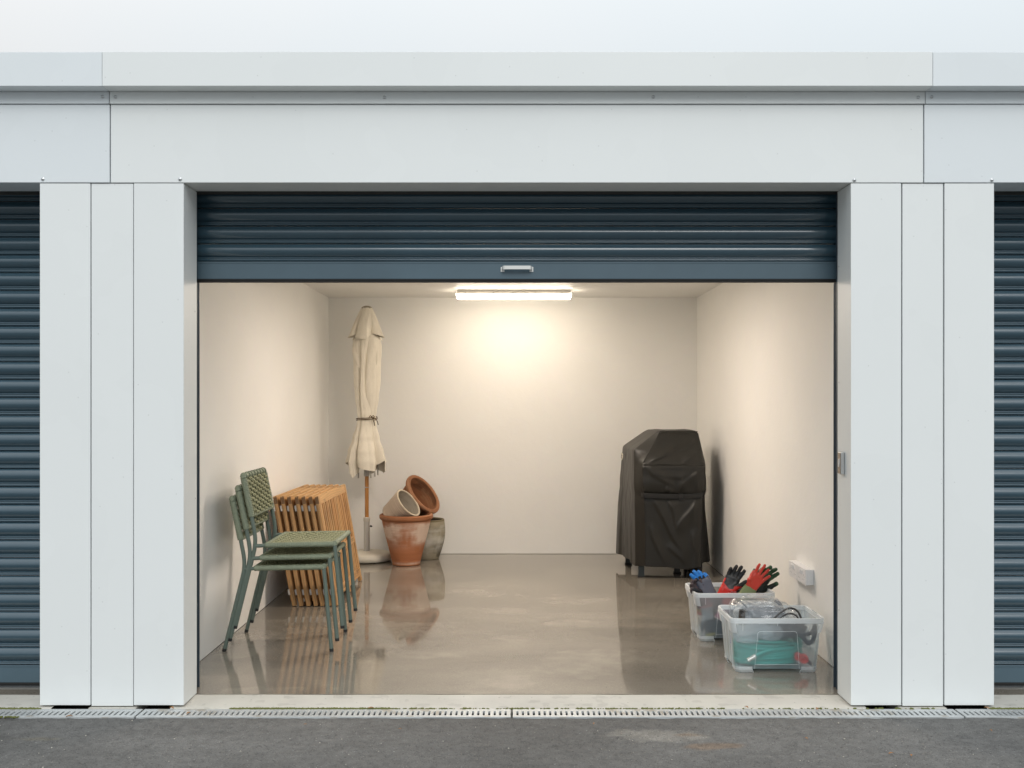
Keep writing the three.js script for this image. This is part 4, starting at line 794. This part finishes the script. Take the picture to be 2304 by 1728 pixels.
// ------------------------------------------------------------------ work gloves
const knit = tex(256, 256, (u, v) => 0.5 + 0.5 * Math.sin(u * 6.283 * 28) * (0.6 + 0.4 * Math.sin(v * 6.283 * 40)), false);
const smin = (a, b, k) => { const h = clamp(0.5 + 0.5 * (b - a) / k); return mix(b, a, h) - k * h * (1 - h); };
function handGeo({ curl = [0.25, 0.2, 0.25, 0.3], spread = 0.16, thumb = [0.9, 0.35], fat = 1, paint }) {
  const bones = [], add = (a, b, r0, r1, k) => bones.push([a, b, r0 * fat, r1 * fat, k]);
  const xs = [0.030, 0.010, -0.010, -0.029], len = [0.070, 0.078, 0.073, 0.058], top = [0.088, 0.093, 0.089, 0.080];
  for (let i = 0; i < 4; i++) {
    const k0 = V(xs[i] * 0.82, -0.004, 0), k1 = V(xs[i], top[i], 0); add(k0, k1, 0.0165, 0.0145, 0.016);
    let a = (0.5 - (i + 0.5) / 4) * 2 * spread, p = k1.clone(), c = 0;
    for (const [s, r0, r1] of [[0.44, 0.0118, 0.0112], [0.32, 0.0112, 0.0106], [0.24, 0.0106, 0.0098]]) {
      c += curl[i] * (s === 0.44 ? 0.7 : 1);
      const d = V(Math.sin(a) * Math.cos(c), Math.cos(a) * Math.cos(c), Math.sin(c)), q = p.clone().addScaledVector(d, len[i] * s); add(p, q, r0, r1, 0.004); p = q;
    }
  }
  const t0 = V(0.022, 0.018, 0.004), t1 = V(0.040, 0.044, 0.012), t2 = t1.clone().add(V(Math.sin(thumb[0]) * 0.036, Math.cos(thumb[0]) * 0.036, 0.036 * thumb[1])), t3 = t2.clone().add(V(Math.sin(thumb[0] * 0.75) * 0.030, Math.cos(thumb[0] * 0.75) * 0.030, 0.026 * thumb[1]));
  add(t0, t1, 0.0185, 0.0150, 0.014); add(t1, t2, 0.0145, 0.0125, 0.006); add(t2, t3, 0.0125, 0.0110, 0.004);
  const n = 72, S = 0.135, cy = 0.078, mc = new MarchingCubes(n, new THREE.MeshStandardMaterial(), false, false, 60000);
  mc.isolation = 0;
  const ba = V(0, 0, 0), pa = V(0, 0, 0);
  for (let z = 0; z < n; z++) for (let y = 0; y < n; y++) for (let x = 0; x < n; x++) {
    const p = V((x - n / 2) / (n / 2) * S, (y - n / 2) / (n / 2) * S + cy, (z - n / 2) / (n / 2) * S); let d = 1;
    for (const [a, b, r0, r1, k] of bones) { ba.subVectors(b, a); pa.subVectors(p, a); const h = clamp(pa.dot(ba) / ba.dot(ba)); d = smin(d, Math.hypot(pa.x - ba.x * h, pa.y - ba.y * h, pa.z - ba.z * h) - mix(r0, r1, h), k); }
    d += 0.0012 * vn(p.x * 70, p.y * 70 + p.z * 50, 7);
    mc.field[x + y * n + z * n * n] = -d;
  }
  mc.update();
  const cnt = mc.count, pos = new Float32Array(cnt * 3), nor = new Float32Array(cnt * 3), col = new Float32Array(cnt * 3);
  for (let i = 0; i < cnt; i++) {
    const x = mc.positionArray[3 * i] * S, y = mc.positionArray[3 * i + 1] * S + cy, z = mc.positionArray[3 * i + 2] * S;
    pos.set([x, y, z], 3 * i); nor.set([mc.normalArray[3 * i], mc.normalArray[3 * i + 1], mc.normalArray[3 * i + 2]], 3 * i); col.set(paint(x, y, z), 3 * i);
  }
  let g = new THREE.BufferGeometry(); g.setAttribute('position', new THREE.BufferAttribute(pos, 3)); g.setAttribute('color', new THREE.BufferAttribute(col, 3));
  g.setAttribute('uv', new THREE.BufferAttribute(new Float32Array(cnt * 2), 2));
  g = mergeVertices(g, 1e-5); g.computeVertexNormals();
  return g;
}
function cuffGeo(l, flare = 1.1, w = 0.040) {
  const rows = []; for (let i = 0; i <= 20; i++) { const s = i / 20, y = mix(0.012, -l, s), k = mix(1, flare, s) * (1 + 0.03 * Math.sin(s * 9)); const row = []; for (let j = 0; j < 60; j++) { const a = j / 60 * 6.283, rib = 1 + 0.018 * Math.sin(a * 20); row.push(V(Math.cos(a) * w * k * rib, y + 0.003 * Math.sin(a * 3), Math.sin(a) * 0.021 * k * rib)); } rows.push(row); }
  for (let i = 20; i >= 4; i -= 4) rows.push(rows[i].map(p => V(p.x * 0.93, p.y, p.z * 0.86)));
  return grid(rows, true);
}
function glove(label, pos, up, facing, o) {
  const t = thing('work_glove', label, 'glove', pos, 'work gloves in the rear plastic box');
  const y = V(...up).normalize(), z = V(...facing); z.addScaledVector(y, -z.dot(y)).normalize(); const x = y.clone().cross(z);
  t.quaternion.setFromRotationMatrix(new THREE.Matrix4().makeBasis(x, y, z)); t.scale.set((o.flip ? -1 : 1) * (o.size || 1), o.size || 1, o.size || 1);
  const dy = -0.055, h = mesh('hand', handGeo(o), new THREE.MeshStandardMaterial({ color: 0xffffff, roughness: o.rough || 0.55, vertexColors: true, side: THREE.DoubleSide }), t);
  h.position.y = dy;
  const c = mesh('cuff', cuffGeo(o.cuff || 0.07, o.flare || 1.12), std(o.cuffColor, 0.92, { bumpMap: knit, bumpScale: 0.001, side: THREE.DoubleSide }), t); c.position.y = dy;
  if (o.hem) { const q = []; for (let j = 0; j <= 40; j++) { const a = j / 40 * 6.283; q.push(V(Math.cos(a) * 0.0412 * (o.flare || 1.12), -(o.cuff || 0.07), Math.sin(a) * 0.0225 * (o.flare || 1.12))); } mesh('hem', tube(q, 0.003, 6, false), std(o.hem, 0.8), c); }
  return t;
}
const RED = [0.62, 0.030, 0.022], BLK = [0.014, 0.014, 0.015];
glove('black palmed glove with a red wrist, fingers up, in the middle of the rear box', [1.272, 0.312, -1.165], [0.47, 0.87, -0.12], [-0.15, 0.1, 1], { curl: [0.10, 0.14, 0.18, 0.26], spread: 0.20, thumb: [0.55, 0.75], fat: 1.04, rough: 0.42, size: 0.98, cuff: 0.06, cuffColor: RED, paint: (x, y, z) => (z < -0.004 + 0.004 * vn(x * 60, y * 60) && y < 0.10 ? RED : (y < 0.024 + 0.5 * Math.abs(x - 0.004) - 0.006 || (x < -0.034 && y < 0.07) || (x > 0.028 && y < 0.05 + 0.4 * (x - 0.03))) ? RED : BLK) });
glove('glove with red fingers and an olive knitted cuff, sticking out of the rear box', [1.403, 0.330, -1.105], [0.62, 0.78, -0.05], [0.1, 0.15, 1], { flip: true, curl: [0.12, 0.06, 0.10, 0.16], spread: 0.36, thumb: [0.10, -0.35], fat: 0.82, size: 0.94, rough: 0.35, cuff: 0.10, flare: 1.0, cuffColor: [0.23, 0.265, 0.13], paint: (x, y, z) => z > -0.002 + 0.003 * vn(x * 80, y * 80, 3) ? [0.60, 0.050, 0.030] : [0.03, 0.05, 0.03] });
glove('dark green glove behind the red fingered one, against the right wall', [1.446, 0.308, -1.20], [0.62, 0.78, 0.0], [0.25, 0.1, 1], { size: 1.12, curl: [0.2, 0.25, 0.25, 0.3], spread: 0.24, thumb: [0.3, 0.6], rough: 0.5, cuff: 0.07, cuffColor: BLK, paint: (x, y, z) => z < 0.0 && y > 0.05 ? [0.16, 0.25, 0.03] : (z > 0.006 && y > 0.10) ? [0.025, 0.075, 0.032] : [0.014, 0.02, 0.016] });
glove('grey backed glove with bright blue fingers, drooping over the left end of the box', [1.128, 0.292, -1.15], [-0.42, 0.90, -0.05], [0.15, 0.35, 1], { flip: true, curl: [-0.22, -0.3, -0.4, -0.5], spread: 0.26, thumb: [1.0, 0.6], fat: 1.05, rough: 0.8, cuff: 0.08, cuffColor: [0.085, 0.09, 0.125], paint: (x, y, z) => y > 0.105 || (x > 0.045) ? (z > 0.002 && y < 0.13 ? [0.012, 0.014, 0.02] : [0.012, 0.16, 0.50]) : [0.105, 0.11, 0.14] });
glove('brown and purple glove lying lowest at the left end of the rear box', [1.082, 0.255, -1.13], [-0.70, 0.62, -0.1], [0.3, 0.6, 0.8], { curl: [0.5, 0.5, 0.5, 0.5], spread: 0.1, thumb: [0.4, 0.5], rough: 0.75, size: 0.85, cuff: 0.05, cuffColor: [0.10, 0.03, 0.05], paint: (x, y) => y > 0.09 ? [0.075, 0.055, 0.06] : [0.05, 0.028, 0.042] });
glove('navy glove with a grey cuff hanging fingers down behind the clear front wall', [1.135, 0.110, -1.098], [0.20, -0.97, 0.0], [0, 0, 1], { curl: [0.1, 0.15, 0.2, 0.2], spread: 0.10, thumb: [0.5, 0.3], rough: 0.7, size: 0.80, cuff: 0.05, cuffColor: [0.20, 0.215, 0.225], hem: [0.55, 0.08, 0.10], paint: (x, y, z) => y > 0.145 ? [0.30, 0.26, 0.06] : y > 0.045 ? [0.016, 0.035, 0.055] : [0.23, 0.245, 0.255] });
glove('dark blue glove with red and yellow cuff bands low in the rear box', [1.225, 0.115, -1.085], [-0.25, -0.95, 0.0], [0, 0, 1], { curl: [0.1, 0.1, 0.15, 0.2], spread: 0.12, thumb: [0.6, 0.3], rough: 0.7, size: 0.80, cuff: 0.05, cuffColor: [0.12, 0.125, 0.14], hem: [0.60, 0.10, 0.09], paint: (x, y, z) => y > 0.06 ? [0.02, 0.045, 0.065] : [0.20, 0.215, 0.225] });
glove('pink and grey glove pressed against the clear front wall', [1.232, 0.208, -1.063], [0.45, 0.88, 0.0], [0, 0, 1], { curl: [0.0, 0.05, 0.1, 0.1], spread: 0.10, thumb: [0.6, 0.1], rough: 0.8, size: 0.72, cuff: 0.075, flare: 1.15, cuffColor: [0.27, 0.055, 0.11], hem: [0.75, 0.68, 0.62], paint: (x, y) => y > 0.05 ? [0.30, 0.05, 0.05] : [0.16, 0.05, 0.09] });

// crumpled, faceted shapes: cloth in the rear box, clear bag in the front one
function crumple(rx, ry, rz, seed, folds, amp, shapeFn) {
  const r = mulberry(seed), pl = []; for (let i = 0; i < folds; i++) { const d = V(r() * 2 - 1, r() * 2 - 1, r() * 2 - 1).normalize(); pl.push([d, r() * 6, 2.0 + 5 * r(), (0.4 + r()) / (1 + i * 0.06)]); }
  const rows = [], M = 90, N = 130;
  for (let i = 0; i <= M; i++) { const row = [], ph = -Math.PI / 2 + Math.PI * i / M; for (let j = 0; j < N; j++) {
    const th = j / N * 6.28318, d = V(Math.cos(ph) * Math.cos(th), Math.sin(ph), Math.cos(ph) * Math.sin(th)); let k = 0, w = 0;
    for (const [a, o, f, g] of pl) { let q = a.dot(d) * f + o; q = Math.abs(q - 2 * Math.floor(q / 2) - 1); k += g * (q - 0.5); w += g; }
    k = 1 + amp * k / w * 4; const e = p => Math.sign(p) * Math.pow(Math.abs(p), 0.72);
    const p = V(e(d.x) * rx * k, e(d.y) * ry * k, e(d.z) * rz * k); row.push(shapeFn ? shapeFn(p) : p);
  } rows.push(row); }
  return grid(rows, true);
}
{
  const t = thing('folded_cloth', 'dark blue folded workwear filling the upper left of the rear box', 'workwear', [1.165, 0.185, -1.16]);
  mesh('fabric', crumple(0.095, 0.060, 0.055, 51, 9, 0.14), std([0.020, 0.034, 0.052], 0.85), t);
  const hem = curve([[-0.098, -0.030, 0.048], [-0.05, -0.043, 0.056], [0.0, -0.050, 0.058], [0.05, -0.038, 0.056], [0.09, -0.04, 0.048]], 30);
  mesh('hem', merge([tube(hem, 0.0035, 7), tube(hem.map(p => p.clone().add(V(0, -0.009, 0.002))), 0.003, 7)]), std([0.55, 0.12, 0.10], 0.8), t);
  mesh('hem', tube(curve([[-0.10, -0.018, 0.050], [-0.075, -0.022, 0.056], [-0.05, -0.026, 0.057]], 12), 0.0035, 7), std([0.62, 0.36, 0.04], 0.8), t);
  const b = thing('folded_cloth', 'black fabric bundle under the red fingered glove in the rear box', 'workwear', [1.365, 0.20, -1.18], null); delete b.userData.group;
  mesh('fabric', crumple(0.105, 0.075, 0.085, 53, 9, 0.14), std([0.018, 0.018, 0.022], 0.85), b);
  const c = thing('folded_cloth', 'grey crumpled lining along the bottom of the rear box', 'workwear', [1.27, 0.065, -1.19]); 
  mesh('fabric', crumple(0.165, 0.042, 0.09, 55, 10, 0.12), std([0.11, 0.12, 0.135], 0.9), c);
}

// ------------------------------------------------------------------ what lies in the front box
{
  const [bx, , bz] = BF;
  const hoseMat = std([0.020, 0.34, 0.28], 0.42), t = thing('garden_hose', 'coiled green garden hose in the bottom of the front box', 'garden hose', [bx, 0, bz]);
  const r = mulberry(63), pts = [];
  for (let turn = 0; turn < 15; turn++) for (let k = 0; k < 40; k++) {
    const s = turn + k / 40, lay = s % 7, a = s * 6.28318 + 0.8, out = s < 7.0 ? 1 : 0.80, y = 0.031 + (s < 7 ? lay : 7 - lay) * 0.0150 + 0.010 * Math.sin(a + 0.6 + 0.35 * turn) + 0.004 * vn(s * 1.7, 2);
    pts.push(V(-0.012 + (0.170 * out + 0.006 * vn(turn * 3.3, 1)) * Math.cos(a), Math.max(0.030, y), (0.113 * out + 0.008 * vn(turn * 2.1, 5)) * Math.sin(a)));
  }
  mesh('coil', tube(pts, 0.0086, 10), hoseMat, t);
  const end = curve([[-0.012, 0.112, 0.118], [-0.05, 0.104, 0.124], [-0.085, 0.092, 0.128], [-0.108, 0.079, 0.130]], 24);
  mesh('hose_end', tube(end, 0.0098, 12), hoseMat, t);
  const d = V(-0.88, -0.47, 0.06).normalize(), e = end[end.length - 1];
  mesh('coupling', merge([tube([e.clone().addScaledVector(d, -0.006), e.clone().addScaledVector(d, 0.014)], 0.0128, 18), tube([e.clone().addScaledVector(d, 0.0135), e.clone().addScaledVector(d, 0.041)], (i, s) => 0.0112 + 0.001 * s, 12)]), std([0.72, 0.66, 0.58], 0.3, { metalness: 0.75 }), t);

  // coral tap connector
  const c = thing('tap_connector', 'coral red tap connector lying beside the hose in the front box', 'hose connector', [bx + 0.136, 0.066, bz + 0.108]);
  c.rotation.set(0.15, -0.15, -0.35);
  const coral = std([0.80, 0.085, 0.075], 0.45), lob = (x, r0, l) => { const rows = []; for (const [z, k] of [[-l, 0.85], [-l + 0.004, 1], [0.010, 1], [0.014, 0.93], [0.0145, 0.66], [0.004, 0.60], [-0.004, 0.3]]) { const row = []; for (let i = 0; i < 48; i++) { const a = i / 48 * 6.283, kk = r0 * k * (1 + 0.035 * Math.cos(a * 8)); row.push(V(x + kk * Math.cos(a), kk * Math.sin(a), z)); } rows.push(row); } return grid(rows, true, true); };
  mesh('socket', lob(-0.020, 0.0185, 0.020), coral, c); mesh('socket', lob(0.012, 0.0225, 0.022), coral, c);
  mesh('stem', bar(V(0.03, -0.004, -0.006), V(0.056, -0.014, -0.014), 0.009, 12), std([0.03, 0.035, 0.06], 0.5), c);

  // dark cloth strap and grey tube pieces
  const s = thing('strap', 'dark grey looped strap at the right side of the front box', 'strap', [bx, 0, bz]);
  const path = curve([[0.020, 0.236, 0.11], [0.085, 0.212, 0.125], [0.135, 0.190, 0.13], [0.185, 0.205, 0.128], [0.200, 0.232, 0.118], [0.198, 0.20, 0.126], [0.185, 0.160, 0.13], [0.165, 0.148, 0.132], [0.145, 0.165, 0.132], [0.128, 0.186, 0.130]], 70);
  mesh('webbing', grid(path.map((p, i) => { const tt = path[Math.min(70, i + 1)].clone().sub(path[Math.max(0, i - 1)]).normalize(), n = tt.clone().cross(V(0, 0, 1)).normalize(); return [p.clone().addScaledVector(n, 0.011), p.clone().add(V(0, 0, 0.003)), p.clone().addScaledVector(n, -0.011), p.clone().add(V(0, 0, -0.003))]; }), true, true), std([0.045, 0.055, 0.07], 0.8), s);
  mesh('pouch', crumple(0.085, 0.042, 0.06, 71, 9, 0.14).translate(0.085, 0.200, 0.050), std([0.05, 0.06, 0.075], 0.85), s);

  // cable arching over the front rim and a bundled plug
  const k = thing('black_cable', 'thick black cable arching above the rim of the front box', 'cable', [bx, 0, bz]);
  mesh('lead', merge([tube(curve([[-0.03, 0.225, 0.105], [0.0, 0.262, 0.09], [0.05, 0.296, 0.07], [0.093, 0.309, 0.055], [0.125, 0.297, 0.06], [0.140, 0.262, 0.085], [0.135, 0.225, 0.10]], 50), 0.0052, 9), tube(curve([[0.0, 0.225, 0.10], [0.04, 0.268, 0.085], [0.085, 0.284, 0.07], [0.12, 0.272, 0.075], [0.13, 0.24, 0.09]], 40), 0.0045, 9), tube(curve([[-0.17, 0.15, 0.02], [-0.04, 0.19, -0.05], [0.08, 0.215, -0.02], [0.10, 0.25, 0.05], [0.02, 0.252, 0.09]], 40), 0.0045, 9)]), std([0.022, 0.020, 0.019], 0.42), k);
  const q = thing('cable_bundle', 'tightly bundled dark brown cable end at the left of the front box', 'cable', [bx - 0.158, 0.262, bz + 0.068]);
  const loops = []; for (let i = 0; i < 7; i++) { const o = (i - 3) * 0.0042, f = 0.9 + 0.18 * r(); loops.push(tube(curve([[o, -0.035, 0.004], [o - 0.004, 0.0, 0.012 * f], [o, 0.034 * f, 0.003], [o + 0.003, 0.03 * f, -0.012], [o + 0.002, -0.02, -0.012]], 24), 0.0042, 7)); }
  mesh('loops', merge(loops), std([0.035, 0.026, 0.02], 0.25), q);
  mesh('plug', box(-0.014, 0.012, 0.010, 0.044, -0.010, 0.012, 0.005, 2), std([0.02, 0.017, 0.015], 0.22), q);

  // grey funnel-like end poking out
  const f = thing('grey_nozzle', 'grey plastic nozzle poking up behind the black cable', 'nozzle', [bx + 0.062, 0.292, bz - 0.055]);
  f.rotation.set(-0.2, 0.3, 0.35);
  mesh('cone', lathe([[0.006, 0.045], [0.010, 0.040], [0.020, 0.016], [0.026, -0.012], [0.024, -0.03], [0.014, -0.045]], 28), phy([0.15, 0.165, 0.185], 0.5), f);

  // the clear bag over it all, with pale tissue inside
  const bag = thing('plastic_bag', 'crumpled clear plastic bag bulging out of the front box', 'plastic bag', [bx - 0.030, 0.254, bz - 0.010]);
  const film = phy([0.93, 0.95, 0.97], 0.09, { transmission: 0.95, thickness: 0, ior: 1.5, side: THREE.DoubleSide });
  const film2 = phy([0.90, 0.93, 0.95], 0.34, { transmission: 0.85, thickness: 0, ior: 1.45, side: THREE.DoubleSide });
  mesh('film', crumple(0.176, 0.106, 0.122, 91, 26, 0.15, p => V(p.x, p.y * (p.x > 0.02 ? 1 - 2.6 * (p.x - 0.02) : 1), p.z)), film, bag);
  mesh('inner_fold', crumple(0.135, 0.075, 0.095, 93, 22, 0.16, p => V(p.x - 0.012, p.y * (p.x > 0.02 ? 1 - 2.6 * (p.x - 0.02) : 1) + 0.004, p.z)), film2, bag);
  mesh('wrapped_part', crumple(0.100, 0.040, 0.070, 95, 10, 0.15).translate(-0.02, 0.005, 0), std([0.10, 0.115, 0.135], 0.5), bag);
  mesh('crumpled_film', crumple(0.068, 0.048, 0.035, 97, 18, 0.16).translate(-0.115, -0.062, 0.108), film2, bag);
  mesh('crumpled_film', crumple(0.060, 0.045, 0.032, 99, 18, 0.16).translate(0.010, -0.055, 0.108), film2, bag);
  mesh('twisted_neck', tube(curve([[-0.125, 0.085, 0.03], [-0.10, 0.055, 0.065], [-0.085, 0.0, 0.085]], 16), (i, s) => 0.0028 + 0.0015 * Math.sin(s * 3), 7), std([0.16, 0.18, 0.20], 0.4), bag);
}

renderer.render(scene, camera);
